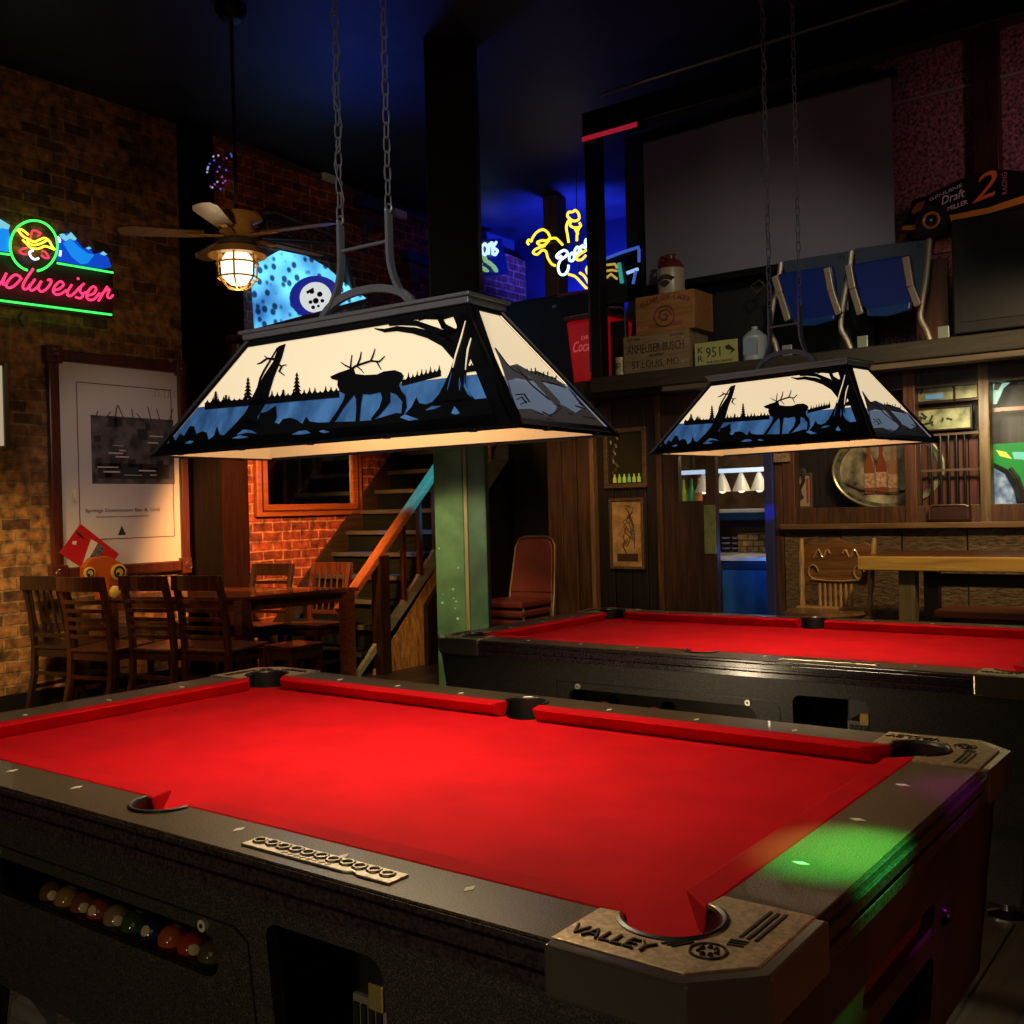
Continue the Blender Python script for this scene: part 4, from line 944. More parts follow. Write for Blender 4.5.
# --- red menu card leaning in an orange caddy on the table
CXP = -5.40
def tz(u, v, d): return onX(u, v, CXP + d)
ty_ = 0.
mcP = [tz(u, v, ty_) for u, v in ((81, 524), (119, 554), (101, 580), (60, 553))]
cd_ = thing('menu_card', 'red menu card with a grey photo tilted above the orange caddy', 'menu card', tz(90, 580, ty_))
MB().prism(mcP, (-.012, 0, 0)).obj('card', mat('menu_red', (.42, .012, .015), .35), cd_)
MB().prism([tz(u, v, ty_ + .001) for u, v in ((91, 539), (105, 548), (97, 563), (81, 566))], (-.001, 0, 0)).obj('printed_photo', mat('photo_grey', (.10, .09, .085), .5, noise=.9, nscale=60), cd_)
MB().prism([tz(u, v, ty_ + .002) for u, v in ((91, 539), (98, 543), (88, 560), (82, 566))], (-.001, 0, 0)).obj('photo_snow', PAPER, cd_)
MB().prism([tz(u, v, ty_ + .001) for u, v in ((73, 541), (77, 541), (76, 545), (72, 544))], (-.001, 0, 0)).obj('small_mark', PAPER, cd_)
mb = MB()
for k in range(3): a_, b_ = tz(76 + k * 2, 531 + k * 1.5, ty_ + .001), tz(80 + k * 2, 536 + k * 1.5, ty_ + .001); mb.bar(a_, b_, .006, .002, (1, 0, 0))
mb.obj('printed_lines', BLACK, cd_)
oc = thing('orange_caddy', 'orange table caddy with two round yellow badges holding the red menu card', 'caddy', V((CXP + .05, tz(105, 598, .05).y, .765)))
OR = mat('caddy_orange', (.42, .08, .015), .4); YB_ = mat('badge_yellow', (.62, .42, .08), .4)
pl = [tz(u, v, (.08)) for u, v in ((84, 567), (92, 558), (108, 556), (120, 562), (128, 570), (124, 584), (110, 586), (110, 600), (99, 600), (98, 586), (84, 583))]
MB().prism(pl, (-.06, 0, 0)).obj('caddy_body', OR, oc, bevel=.006)
for u, v, r in ((89, 573, .045), (118, 572, .062)):
    c_ = tz(u, v, (.09)); bd = MB().lathe([(0, 0), (r, 0), (r, .012), (r * .8, .016), (0, .016)], c_, (1, 0, 0), 20).obj('round_badge', YB_, oc, smooth=True)
    MB().lathe([(r * .55, 0), (r * .75, .004), (r * .62, .006), (r * .5, .003)], c_ + V((.016, 0, 0)), (1, 0, 0), 16).obj('badge_ring', BLACK, bd); MB().sphere(c_ + V((.018, -.01, -.01)), r * .2, 8).obj('badge_dot', BLACK, bd)
c_ = tz(115, 592, (.09)); MB().sphere(c_, .045, 14, (.6, 1, 1.1)).obj('yellow_knob', YB_, oc, smooth=True)
# --- staircase against the brick wall
SXR, SXL = -4.35, XL + .02
STP = wood('stair_dark', (.003, .005, .004), (.009, .012, .009), 'x', 5, .9, .3, spec=.1); STN = wood('stair_nosing', (.03, .028, .02), (.08, .075, .05), 'x', 5, .5, .2)
ss = thing('staircase', 'dark wooden staircase climbing along the brick wall to the loft', 'staircase', ((SXL + SXR) / 2, 4.3, 0))
ys0, run, rise, NS = 4.30, .20, .195, 11
for i in range(NS):
    y = ys0 + i * run; z = rise * (i + 1)
    st = MB().box(SXL + .03, SXR - .03, y, y + .02, z - rise, z - .03).obj('riser', STP, ss)
    MB().box(SXL + .03, SXR - .03, y - .025, y + run + .02, z - .035, z).obj('tread', STP, ss, bevel=.006)
    MB().box(SXL + .03, SXR - .03, y - .034, y - .0255, z - .036, z + .001).obj('nosing', STN, ss)
def stringer(x0, x1, dz0, dz1, m, name):
    a, b = ys0 - .08, ys0 + NS * run
    f = lambda y: (y - ys0) * rise / run
    MB().prism([V((x0, y, max(0, f(y) + d))) for y, d in ((a, dz0), (b, dz0), (b, dz1), (a, dz1))], (x1 - x0, 0, 0)).obj(name, m, ss, bevel=.004)
SGM = wood('stringer_wood', (.012, .007, .004), (.04, .024, .011), 'y', 5, .8, .2, spec=.1)
stringer(SXL - .01, SXL + .03, -.05, .32, SGM, 'wall_stringer'); stringer(SXR - .04, SXR, -.16, .14, wood('stringer_pale', (.12, .10, .06), (.26, .23, .15), 'y', 5, .45, .2), 'outer_stringer')
PAN = wood('understair_panel', (.07, .022, .005), (.62, .27, .06), 'z', 5, .5, .3, stretch=.25)
f = lambda y: (y - ys0) * rise / run
MB().prism([V((SXR - .03, ys0 + .10, 0)), V((SXR - .03, ys0 + 1.6, 0)), V((SXR - .03, ys0 + 1.6, f(ys0 + 1.6) - .06)), V((SXR - .03, ys0 + .10, 0.03))], (.015, 0, 0)).obj('understair_panel', PAN, ss)
h0, h1 = V((SXR, 4.05, .62)), V((SXR, 6.3, 2.85))
hA = onX(358, 584, SXR); hB = onX(433, 474, SXR); hd = (hB - hA)
MB().bar(hA - hd * .22, hA + hd * 1.75, .10, .055, (0, 0, 1)).obj('handrail', wood('handrail_orange', (.16, .045, .013), (.32, .10, .03), 'y', 5, .3, .1, .4), ss, bevel=.008)
def hz(y): return hA.z + (y - hA.y) * hd.z / hd.y
MB().box(SXR - .05, SXR + .06, 4.42, 4.54, 0, hz(4.48) - .02).obj('newel_post', CHD, ss, bevel=.01)
for i in range(9):
    y = 4.78 + i * .21
    zb_ = f(y) + .12
    MB().lathe([(.018, 0), (.018, .06), (.028, .16), (.014, .24), (.024, .40), (.016, .60), (.018, .8)], (SXR - .01, y, zb_), (0, 0, 1), 8).obj('baluster', CHD if i % 2 else CH, ss, smooth=True) if hz(y) - zb_ > .78 else MB().box(SXR - .03, SXR + .01, y - .02, y + .02, zb_, hz(y)).obj('baluster', CH, ss)
# --- green post
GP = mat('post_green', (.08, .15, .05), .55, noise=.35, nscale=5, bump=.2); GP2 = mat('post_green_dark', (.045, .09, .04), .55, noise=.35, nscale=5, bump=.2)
pd = 7.2
def atF(u, v, d): return CP + ray(u, v) * d
gp = thing('green_post', 'tall square green painted timber post between the stairs and the pool tables', 'post', V((atF(460, 560, pd).x, atF(460, 560, pd).y, 0)))
cg = V((atF(465, 560, pd).x, atF(465, 560, pd).y, 0)); gl_ = .125
PM = Matrix.Translation(cg) @ Matrix.Rotation(.62 + .0, 4, 'Z')
rg = .0
PM = Matrix.Translation(cg) @ Matrix.Rotation(YAW - .10, 4, 'Z')
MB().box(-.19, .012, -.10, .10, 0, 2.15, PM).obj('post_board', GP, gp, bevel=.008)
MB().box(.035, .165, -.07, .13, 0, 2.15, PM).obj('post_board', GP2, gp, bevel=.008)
MB().box(-.185, .160, -.095, .125, 2.15, ZC, PM).obj('upper_shaft', mat('post_upper_unlit', (.004, .004, .006), .7), gp, bevel=.008)  # same post left unlit higher up, its darkness put into the colour
MB().box(.012, .036, -.085, .09, 0, 2.15, PM).obj('joint_strip', wood('joint_strip_wood', (.16, .10, .04), (.34, .24, .11), 'z', 6, .5), gp)
for k in range(12): u_ = random.uniform(-.17, .0); z_ = random.uniform(.35, 1.2); MB().sphere(PM @ V((u_, -.10, z_)), random.uniform(.004, .009), 6).obj('paint_chip', PAPER, gp)
# --- ceiling fan with a caged lamp
ft = onZ(231, 0, ZC); fx, fy = -3.655, 2.545
fn_ = thing('ceiling_fan', 'ceiling fan with wooden blades and caged amber lamp on a long rod', 'ceiling fan', (fx, fy, ZC))
def fz(v): return CP.z + (519 - v) * 6.63 / FPX
MB().lathe([(0, 0), (.10, 0), (.10, -.04), (.06, -.09), (0, -.10)], (fx, fy, ZC), seg=20).obj('canopy', BLACKM, fn_, smooth=True)
MB().tube([(fx, fy, ZC - .08), (fx, fy, fz(216))], .012, 8).obj('downrod', mat('rod_brown', (.10, .07, .05), .35, .6), fn_, smooth=True)
zm = fz(232)
BRS = mat('fan_brass', (.42, .22, .06), .38, .25)
MB().lathe([(0, .09), (.16, .085), (.165, .065), (.10, .05), (.11, -.02), (.06, -.05), (0, -.05)], (fx, fy, zm), seg=24).obj('motor_housing', BRS, fn_, smooth=True)
MB().lathe([(.055, .0), (.12, -.03), (.13, -.06), (.06, -.10), (0, -.10)], (fx, fy, zm - .05), seg=24).obj('switch_housing', mat('fan_grey', (.10, .085, .075), .4, .5), fn_, smooth=True)
BLD = wood('fan_blade', (.06, .035, .018), (.15, .09, .045), 'x', 5, .4)
for k in range(5):
    a = .30 + k * 2 * PI / 5; Mx = Matrix.Translation((fx, fy, zm - .045)) @ Matrix.Rotation(a, 4, 'Z') @ Matrix.Rotation(.16, 4, 'X')
    bl_ = MB().prism([Mx @ V(q) for q in ((.20, -.05, 0), (.62, -.075, 0), (.70, -.05, 0), (.72, 0, 0), (.70, .05, 0), (.62, .075, 0), (.20, .05, 0))], Mx.to_3x3() @ V((0, 0, .008))).obj('blade', BLD, fn_)
    MB().bar(Mx @ V((.08, 0, -.005)), Mx @ V((.30, 0, -.005)), .04, .008).obj('blade_iron', BRS, bl_)
zl = fz(256)
MB().lathe([(.05, .05), (.15, .03), (.185, -.02), (.12, -.02), (.10, .0)], (fx, fy, zl), seg=24).obj('lamp_reflector', BRS, fn_, smooth=True)
MB().lathe([(0, 0), (.075, -.005), (.105, -.06), (.10, -.15), (.05, -.20), (0, -.21)], (fx, fy, zl), seg=20).obj('lamp_globe', neon('lamp_globe_glow', (1, .80, .48), 2.2), fn_, smooth=True)
mb = MB()
for k in range(6):
    a = k * PI / 3 + .2; mb.tube([(fx + r * math.cos(a), fy + r * math.sin(a), zl + z) for r, z in ((.125, -.01), (.130, -.07), (.125, -.16), (.07, -.22), (0, -.235))], .006, 6)
for r, z in ((.13, -.07), (.125, -.16)): mb.tube([(fx + r * math.cos(q), fy + r * math.sin(q), zl + z) for q in [i * PI / 12 for i in range(24)]], .006, 6, closed=True)
mb.obj('lamp_cage', BRS, fn_, smooth=True)
# --- upper wall bric-a-brac
def wx(u, v, d=.06): return onX(u, v, XL + d)
cv = thing('carved_panel', 'pale carved wooden scroll panel on the upper brick wall behind the fan', 'carving', wx(300, 232))
CVM = mat('carving_brown', (.16, .10, .075), .5, noise=.3, nscale=20)
MB().prism([wx(*q, .05) for q in ((262, 218), (272, 214), (330, 236), (336, 244), (300, 243), (262, 240))], (-.04, 0, 0)).obj('carving_board', mat('carving_dark', (.035, .015, .012), .6), cv)
mb = MB()
for k in range(9):
    c = wx(270 + k * 7, 226 + k * 1.9, .06); mb.tube([c + V((0, .055 * (1 - i / 16) * math.cos(i * .6 + k), .055 * (1 - i / 16) * math.sin(i * .6 + k))) for i in range(15)], .010, 6)
mb.obj('scroll_relief', CVM, cv, smooth=True)
mb = MB().tube([wx(263, 213), wx(275, 212), wx(300, 222), wx(334, 236)], .018, 6).tube([wx(262, 238), wx(300, 240), wx(336, 243)], .012, 6)
mb.obj('carving_edge', CVM, cv, smooth=True)
for u, v, lab in ((331, 177, 'small white block on the sloping brick ledge, left one'), (402, 213, 'small white block on the sloping brick ledge, right one')):
    tag(MB().prism([wx(u - 6, v - 5, .08), wx(u + 5, v - 1, .08), wx(u + 5, v + 6, .08), wx(u - 6, v + 2, .08)], (-.06, 0, 0)).obj('ledge_block', WHITE), lab, 'block', 'white blocks on the ledge')
# hung toy wagons
WG = mat('wagon_red', (.10, .014, .022), .45); 
def wagon(label, u, v, s=1.):
    w_ = thing('toy_wagon', label, 'toy wagon', wx(u, v), 0, 'toy wagons hung on the brick wall')
    MB().prism([wx(u - 14 * s, v - 14 * s, .20), wx(u + 14 * s, v - 3 * s, .20), wx(u + 12 * s, v + 9 * s, .20), wx(u - 12 * s, v - 3 * s, .20)], (-.22, 0, 0)).obj('wagon_bed', WG, w_, bevel=.01)
    for du, dv in ((-10, 5), (10, 14)):
        c = wx(u + du * s, v + dv * s, .22); MB().lathe([(0, 0), (.06, 0), (.07, .015), (.06, .03), (0, .03)], c, (1, 0, 0), 16).obj('wheel', mat('tyre_grey', (.035, .035, .045), .6) if 'tyre_grey' not in bpy.data.materials else bpy.data.materials['tyre_grey'], w_, smooth=True)
    MB().prism([wx(u - 16 * s, v - 27 * s, .12), wx(u + 12 * s, v - 16 * s, .12), wx(u + 13 * s, v - 8 * s, .12), wx(u - 15 * s, v - 17 * s, .12)], (-.13, 0, 0)).obj('blue_crate', mat('wagon_blue', (.02, .05, .13), .5) if 'wagon_blue' not in bpy.data.materials else bpy.data.materials['wagon_blue'], w_)
wagon('dim red toy wagon hung high on the brick wall, upper one', 377, 222); wagon('dim red toy wagon hung on the brick wall, lower right one', 422, 274, .9)
# string of tiny coloured lights on the dark panel
sl = thing('string_lights', 'tangle of tiny blue and purple string lights on the black corner panel', 'string lights', (XL + .2, 3.9, 3.6))
rr = random.Random(9); pts = [wx(rr.uniform(207, 234), rr.uniform(152, 192), .16) for _ in range(22)]
MB().tube(pts, .003, 5).obj('wire', BLACK, sl)
for i, p in enumerate(pts): MB().sphere(p, .009, 8).obj('tiny_bulb', bpy.data.materials.get('bulb_' + 'bpw'[i % 3]) or neon('bulb_' + 'bpw'[i % 3], ((.08, .15, 1), (.5, .08, .6), (.5, .6, .9))[i % 3], .55), sl)
# lit blue panel behind the fan
bpn = thing('backlit_panel', 'glowing blue backlit sign panel with a dark ring and white oval, behind the fan', 'lit sign', wx(320, 300))
def vor(name):
    mt, nt, b = nodes(name); L = nt.links.new
    tc = nt.nodes.new('ShaderNodeTexCoord'); vo = nt.nodes.new('ShaderNodeTexVoronoi'); vo.inputs['Scale'].default_value = 11; nz = nt.nodes.new('ShaderNodeTexNoise'); nz.inputs['Scale'].default_value = 2.2
    cr = nt.nodes.new('ShaderNodeValToRGB'); e = cr.color_ramp.elements; e[0].position = .27; e[0].color = (.010, .04, .12, 1); e[1].position = .42; e[1].color = (.10, .42, .75, 1)
    c2 = nt.nodes.new('ShaderNodeValToRGB'); c2.color_ramp.elements[0].position = .3; c2.color_ramp.elements[0].color = (.04, .10, .35, 1); c2.color_ramp.elements[1].position = .62; c2.color_ramp.elements[1].color = (1.6, 1.7, 1.5, 1)
    mx = nt.nodes.new('ShaderNodeMixRGB'); mx.blend_type = 'MULTIPLY'; mx.inputs[0].default_value = 1
    L(tc.outputs['Object'], vo.inputs['Vector']); L(tc.outputs['Object'], nz.inputs['Vector']); L(vo.outputs['Distance'], cr.inputs[0]); L(nz.outputs['Fac'], c2.inputs[0]); L(cr.outputs[0], mx.inputs[1]); L(c2.outputs[0], mx.inputs[2])
    L(mx.outputs[0], b.inputs['Emission Color']); b.inputs['Emission Strength'].default_value = 1.5; b.inputs['Base Color'].default_value = (.02, .05, .1, 1); b.inputs['Roughness'].default_value = .3
    return mt
qx = lambda ax, ay, d=.10: onX(180 + ax / 3.79, 120 + ay / 3.79, XL + d)
MB().prism([qx(*p) for p in ((275, 560), (300, 540), (380, 495), (480, 515), (560, 560), (620, 615), (725, 690), (290, 797))], (-.03, 0, 0)).obj('lit_face', vor('lit_blue_art'), bpn)
DB = mat('ring_blue', (.0, .0, .08), .3, emit=(.008, .012, .22), es=1.)
oval = lambda c, rx, ry, d: [qx(c[0] + rx * math.cos(a) + ry * .0, c[1] + ry * math.sin(a), d) for a in [i * 2 * PI / 28 for i in range(28)]]
rg_ = MB().prism(oval((515, 672), 98, 82, .112), (-.01, 0, 0)).obj('dark_ring', DB, bpn)
MB().prism(oval((515, 672), 60, 58, .118), (-.005, 0, 0)).obj('white_oval', mat('oval_white', (.4, .4, .4), .3, emit=(.8, .85, .85), es=.8), rg_)
mb = MB()
for cx, cy, r in ((500, 650, 9), (530, 660, 10), (515, 685, 11), (495, 690, 7), (540, 685, 7), (505, 710, 7), (525, 705, 5)): mb.prism(oval((cx, cy), r, r, .121), (-.003, 0, 0))
mb.obj('dark_blot', BLACK, rg_)
MB().prism([qx(*p, .121) for p in ((478, 650), (505, 635), (508, 642), (484, 660))], (-.003, 0, 0)).obj('red_dash', mat('dash_red', (.5, .02, .02), .4), rg_)
MB().bar(qx(180, 830, .12), qx(760, 672, .12), .08, .05).obj('shelf_strip', wood('shelf_strip_brown', (.05, .022, .012), (.11, .05, .026), 'y'), bpn)
mb = MB().bar(qx(625, 520, .1), qx(650, 640, .1), .05, .04); mb.obj('side_frame', mat('panel_frame_grey', (.12, .13, .13), .5), bpn)
# dark column under the fan lamp
tag(MB().cyl(wx(238, 350, .25).xy.to_3d() + V((0, 0, fz(345) - .1)), wx(238, 350, .25).xy.to_3d() + V((0, 0, fz(294))), .09, seg=18).obj('wall_cylinder', mat('cylinder_brown', (.06, .028, .018), .35, .3), smooth=True), 'brown cylinder hanging beneath the fan lamp beside the lit blue panel', 'cylinder')
# ================================================================== LOFT SHELF THINGS
ZS = LZ1 + .006
def bxp(u0, u1, vt, vb, y, v=None):   # x range and height of a pixel box on plane y, set on the shelf
    a = onY(u0, vb, y); b = onY(u1, vb, y); h = (onY(u0, vt, y).z - onY(u0, vb, y).z + onY(u1, vt, y).z - onY(u1, vb, y).z) / 2
    return a.x, b.x, h
YF = 4.97
# crates
CR1 = wood('crate_tan', (.12, .085, .045), (.27, .20, .11), 'x', 7, .6, .3); CR2 = wood('crate_orange', (.17, .075, .022), (.33, .16, .055), 'x', 7, .55, .3)
CINK = mat('crate_ink', (.025, .018, .015), .6); CRED = mat('crate_red_ink', (.12, .03, .02), .6)
def crate(label, x0, x1, z, h, d, m, write):
    t = thing('wooden_crate', label, 'crate', ((x0 + x1) / 2, YF, z), 0, 'beer crates on the loft ledge')
    MB().box(x0, x1, YF, YF + .018, z, z + h).obj('front_board', m, t, bevel=.003)
    MB().box(x0, x1, YF + d - .018, YF + d, z, z + h).obj('back_board', m, t, bevel=.003)
    for x in (x0, x1 - .018): MB().box(x, x + .018, YF + .018, YF + d - .018, z, z + h).obj('side_board', m, t, bevel=.003)
    MB().box(x0 + .018, x1 - .018, YF + .018, YF + d - .018, z, z + .015).box(x0 + .018, x1 - .018, YF + .018, YF + d - .018, z + h - .02, z + h - .004).obj('base_board', m, t)
    mb = MB()
    for a in (x0 + .05, x1 - .05):
        for k in (.2, .8): mb.cyl((a, YF - .002, z + h * k), (a, YF + .002, z + h * k), .005, seg=8)
    mb.obj('nail', STEEL, t)
    write(t, x0, x1, z, h)
    return t
rx, uz = V((1, 0, 0)), V((0, 0, 1))
def w1(t, x0, x1, z, h):
    w = x1 - x0; o = lambda a, b: V((x0 + w * a, YF - .0005, z + h * b))
    MB().text('ANHEUSER-BUSCH', o(.06, .52), rx, uz, h * .22, w * .86, .0015).text('ST.LOUIS, MO.', o(.13, .10), rx, uz, h * .22, w * .74, .0015).text('BREWERY', o(.40, .40), rx, uz, h * .07, w * .22, .0015).text('RETURN', o(.06, .86), rx, uz, h * .07, w * .2, .0015).text('BOTTLES', o(.72, .86), rx, uz, h * .07, w * .2, .0015).obj('stencil_lettering', CINK, t)
def w2(t, x0, x1, z, h):
    w = x1 - x0; o = lambda a, b: V((x0 + w * a, YF - .0005, z + h * b))
    mb = MB(); word = 'BUDWEISER LAGER'
    for i, c in enumerate(word):
        a = (i / (len(word) - 1) - .5); 
        if c != ' ': mb.text(c, o(.10 + .78 * i / (len(word) - 1), .70 + .12 * (1 - 4 * a * a)), V((1, 0, -.35 * a * 1.2)), V((.35 * a, 0, 1)), h * .13, None, .0015)
    mb.obj('stencil_lettering', CRED, t)
    mb = MB().tube([o(.5 + .17 * math.cos(a), .40 + .26 * math.sin(a)) for a in [i * 2 * PI / 24 for i in range(24)]], .006, 6, closed=True)
    for i in range(7): mb.tube([o(.5 + (.13 - i * .015) * math.cos(a), .40 + (.20 - i * .024) * math.sin(a)) for a in (i, i + 1.2, i + 2.4)], .004, 5)
    mb.text('KING', o(.24, .13), rx, uz, h * .1, w * .16, .0015).text('BEERS', o(.60, .13), rx, uz, h * .1, w * .2, .0015)
    mb.obj('stencil_emblem', CRED, t)
x0, x1, h = bxp(624, 690, 335, 374, YF)
crate('pale wooden beer crate at the bottom of the stack on the ledge', x0, x1, ZS, h, .30, CR1, w1)
u0, u1, h2 = bxp(636, 695, 295.5, 334, YF)
crate('orange-brown wooden beer crate on top of the pale crate', u0, u1, ZS + h, h2, .30, CR2, w2)
# jug
jx0, jx1, jh = bxp(657, 684, 255, 296, YF + .1)
jc = ((jx0 + jx1) / 2, YF + .12, ZS + h + h2); jr = (jx1 - jx0) / 2 * .90
jg = thing('stoneware_jug', 'cream stoneware jug with a brown shoulder standing on the crates', 'jug', jc)
MB().lathe([(0, 0), (jr * .95, 0), (jr, .02), (jr, jh * .62), (jr * .99, jh * .64)], jc, seg=28).obj('jug_body', mat('jug_cream', (.30, .27, .20), .35), jg, smooth=True)
MB().lathe([(jr * .99, jh * .64), (jr * .93, jh * .72), (jr * .70, jh * .83), (jr * .38, jh * .88), (jr * .36, jh * .96), (jr * .42, jh), (0, jh)], jc, seg=28).obj('jug_shoulder', mat('jug_brown', (.10, .02, .014), .2), jg, smooth=True)
MB().tube([V(jc) + V((-jr * .4, 0, jh * .95)), V(jc) + V((-jr * .75, 0, jh * .98)), V(jc) + V((-jr * .95, 0, jh * .86)), V(jc) + V((-jr * .93, 0, jh * .72))], .014, 8).obj('jug_handle', bpy.data.materials['jug_brown'], jg, smooth=True)
mb = MB()
for rr_, zz, w in ((.75, .36, 1.0), (.62, .30, .8)):
    mb.tube([V((jc[0] + jr * 1.01 * math.sin(a), jc[1] - jr * 1.01 * math.cos(a), jc[2] + jh * (zz + .08 * math.cos(a * 2.2)))) for a in [(-.7 + 1.4 * i / 12) * w for i in range(13)]], .008, 6)
mb.prism([V((jc[0] + q[0], jc[1] - jr * .99, jc[2] + jh * q[1])) for q in ((-.04, .25), (0, .16), (.04, .25), (.02, .32), (-.02, .32))], (0, -.012, 0))
mb.obj('jug_emblem', CINK, jg)
# small tin
x0, x1, h_ = bxp(613, 623, 358, 377, YF)
tn = thing('small_tin', 'small cream tin at the left foot of the pale crate', 'tin', ((x0 + x1) / 2, YF + .05, ZS))
MB().cyl(((x0 + x1) / 2, YF + .05, ZS), ((x0 + x1) / 2, YF + .05, ZS + h_), (x1 - x0) / 2, seg=18).obj('tin_body', mat('tin_cream', (.40, .36, .22), .4, noise=.4, nscale=40), tn, smooth=True)
MB().text('JO', (x0 + .02, YF + .05 - (x1 - x0) / 2 - .001, ZS + h_ * .35), rx, uz, .05, (x1 - x0) * .5, .002).obj('tin_lettering', CINK, tn)
# licence plate
x0, x1, h_ = bxp(695, 738, 345, 369, YF)
lp = thing('licence_plate', 'pale green licence plate reading KR 951 leaning beside the crates', 'licence plate', ((x0 + x1) / 2, YF, ZS))
MB().box(x0, x1, YF, YF + .012, ZS, ZS + h_).obj('plate', mat('plate_green', (.33, .36, .13), .4), lp, bevel=.004)
w = x1 - x0
MB().text('951', (x0 + w * .27, YF - .001, ZS + h_ * .34), rx, uz, h_ * .42, w * .34, .002).text('K', (x0 + w * .08, YF - .001, ZS + h_ * .56), rx, uz, h_ * .26, w * .12, .002).text('R', (x0 + w * .08, YF - .001, ZS + h_ * .20), rx, uz, h_ * .26, w * .12, .002).text('THE COLORADO', (x0 + w * .28, YF - .001, ZS + h_ * .10), rx, uz, h_ * .1, w * .6, .002).prism([V((x0 + w * a, YF - .003, ZS + h_ * b)) for a, b in ((.72, .72), (.80, .80), (.95, .55), (.82, .38), (.88, .55), (.74, .60))], (0, .003, 0)).obj('plate_lettering', CINK, lp)
# clear plastic bottle
x0, x1, h_ = bxp(741, 764, 326, 362, YF + .05)
pbx = (x0 + x1) / 2
pb = thing('plastic_jug', 'translucent white plastic jug behind the lamp bracket on the ledge', 'jug', (pbx, YF + .08, ZS))
MB().lathe([(0, 0), ((x1 - x0) / 2, 0), ((x1 - x0) / 2, h_ * .72), ((x1 - x0) / 4, h_ * .88), (.022, h_ * .92), (.022, h_), (0, h_)], (pbx, YF + .1, ZS), seg=20).obj('jug_body', mat('plastic_milky', (.30, .36, .40), .3), pb, smooth=True)
MB().box(pbx - .05, pbx + .05, YF + .1 - (x1 - x0) / 2 - .003, YF + .1 - (x1 - x0) / 2 + .012, ZS + .05, ZS + .16).obj('jug_label', mat('label_blue', (.20, .30, .38), .4), pb)
# red cola cooler behind the loft post
CY = 5.15
x0, x1, h_ = bxp(568, 611, 321, 386, CY)
ck = thing('cola_cooler', 'red cola drinks cooler standing on the loft behind the black post', 'cooler', ((x0 + x1) / 2, CY + .2, LZ1))
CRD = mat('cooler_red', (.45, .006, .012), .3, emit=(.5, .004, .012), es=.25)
MB().hexa([V(q) for q in ((x0 + .05, CY, LZ1), (x1 - .05, CY, LZ1), (x1 - .05, CY + .4, LZ1), (x0 + .05, CY + .4, LZ1), (x0, CY - .02, LZ1 + h_), (x1, CY - .02, LZ1 + h_), (x1, CY + .42, LZ1 + h_), (x0, CY + .42, LZ1 + h_))]).obj('cooler_body', CRD, ck, bevel=.03, seg=3)
MB().box(x0 - .01, x1 + .01, CY - .03, CY + .43, LZ1 + h_, LZ1 + h_ + .035).obj('lid', mat('lid_grey', (.10, .05, .06), .3, .5), ck, bevel=.01)
MB().text('Coca-Cola', (x0 + .07, CY - .016, LZ1 + h_ * .50), rx, uz, .085, (x1 - x0) * .8, .003, shear=.35).text('DRINK', (x0 + .15, CY - .017, LZ1 + h_ * .68), rx, uz, .03, .16, .003).obj('script_lettering', mat('cola_pink', (.6, .10, .12), .4, emit=(.7, .12, .15), es=.35), ck)
# big dark cabinet deeper in the loft
x0, x1 = onY(508, 330, 6.3).x, onY(592, 330, 6.3).x
zc1 = onY(570, 292, 6.3).z
pc_ = thing('dark_cabinet', 'large dark purple-black cabinet at the rear left of the loft', 'cabinet', ((x0 + x1) / 2, 6.6, LZ1))
MB().box(x0, x1, 6.3, 6.9, LZ1, zc1).obj('cabinet_body', mat('cabinet_purple', (.006, .003, .010), .45), pc_, bevel=.01)
MB().box((x0 + x1) / 2 + .05, (x0 + x1) / 2 + .10, 6.29, 6.30, zc1 - .12, zc1 - .10).obj('badge', STEEL, pc_)
MB().box(x0 + .62 * (x1 - x0), x1, 6.285, 6.30, zc1 - .03, zc1 - .005).obj('edge_strip', mat('strip_rose', (.20, .06, .08), .4), pc_)
# loft column with capital
cx_ = onY(550, 220, 7.2).x
lc = thing('loft_column', 'brown column with a capital at the back of the loft', 'column', (cx_, 7.2, LZ1))
COLM = wood('column_brown', (.06, .035, .025), (.14, .085, .06), 'z', 6, .5)
zt1 = onY(550, 182, 7.2).z
MB().box(cx_ - .09, cx_ + .09, 7.2, 7.38, LZ1, zt1).obj('shaft', COLM, lc, bevel=.01)
MB().box(cx_ - .15, cx_ + .15, 7.15, 7.43, zt1, zt1 + .06).box(cx_ - .12, cx_ + .12, 7.17, 7.41, zt1 - .06, zt1).obj('capital', COLM, lc, bevel=.01)
# blue bulkhead in the loft
BLW = mat('bulkhead_blue', (.010, .011, .035), .7)
struct('wall_loft_rear', MB().box(onY(470, 200, 8.4).x, onY(640, 200, 8.4).x, 8.4, 8.45, LZ1, ZC), BLW)
# main yellow rider neon
NY = 6.55
def np_(p, d=0.): return onY(460 + p[0] / 5.12, 180 + p[1] / 5.12, NY + d)
c0 = np_((500, 400))
ng = thing('neon_sign', 'yellow neon horse and rider sign with white script in the loft', 'neon sign', c0)
ntube('horse_tube', [[(352, 330), (344, 318), (352, 306), (366, 314), (368, 302), (392, 268), (425, 254), (450, 270), (463, 300)], [(395, 318), (418, 310), (442, 310), (463, 300), (490, 298), (508, 314), (525, 332)], [(394, 322), (410, 334), (436, 330), (456, 308)], [(436, 336), (388, 354), (374, 372), (395, 381), (420, 360), (440, 366), (450, 400), (470, 430), (488, 438)],
      [(555, 482), (590, 495), (620, 525), (648, 555), (662, 556)], [(612, 475), (636, 492), (662, 536)], [(660, 434), (647, 460), (662, 490)], [(655, 355), (620, 375), (598, 395), (600, 408), (622, 408), (645, 385)]], YO, ng, np_, .0125)
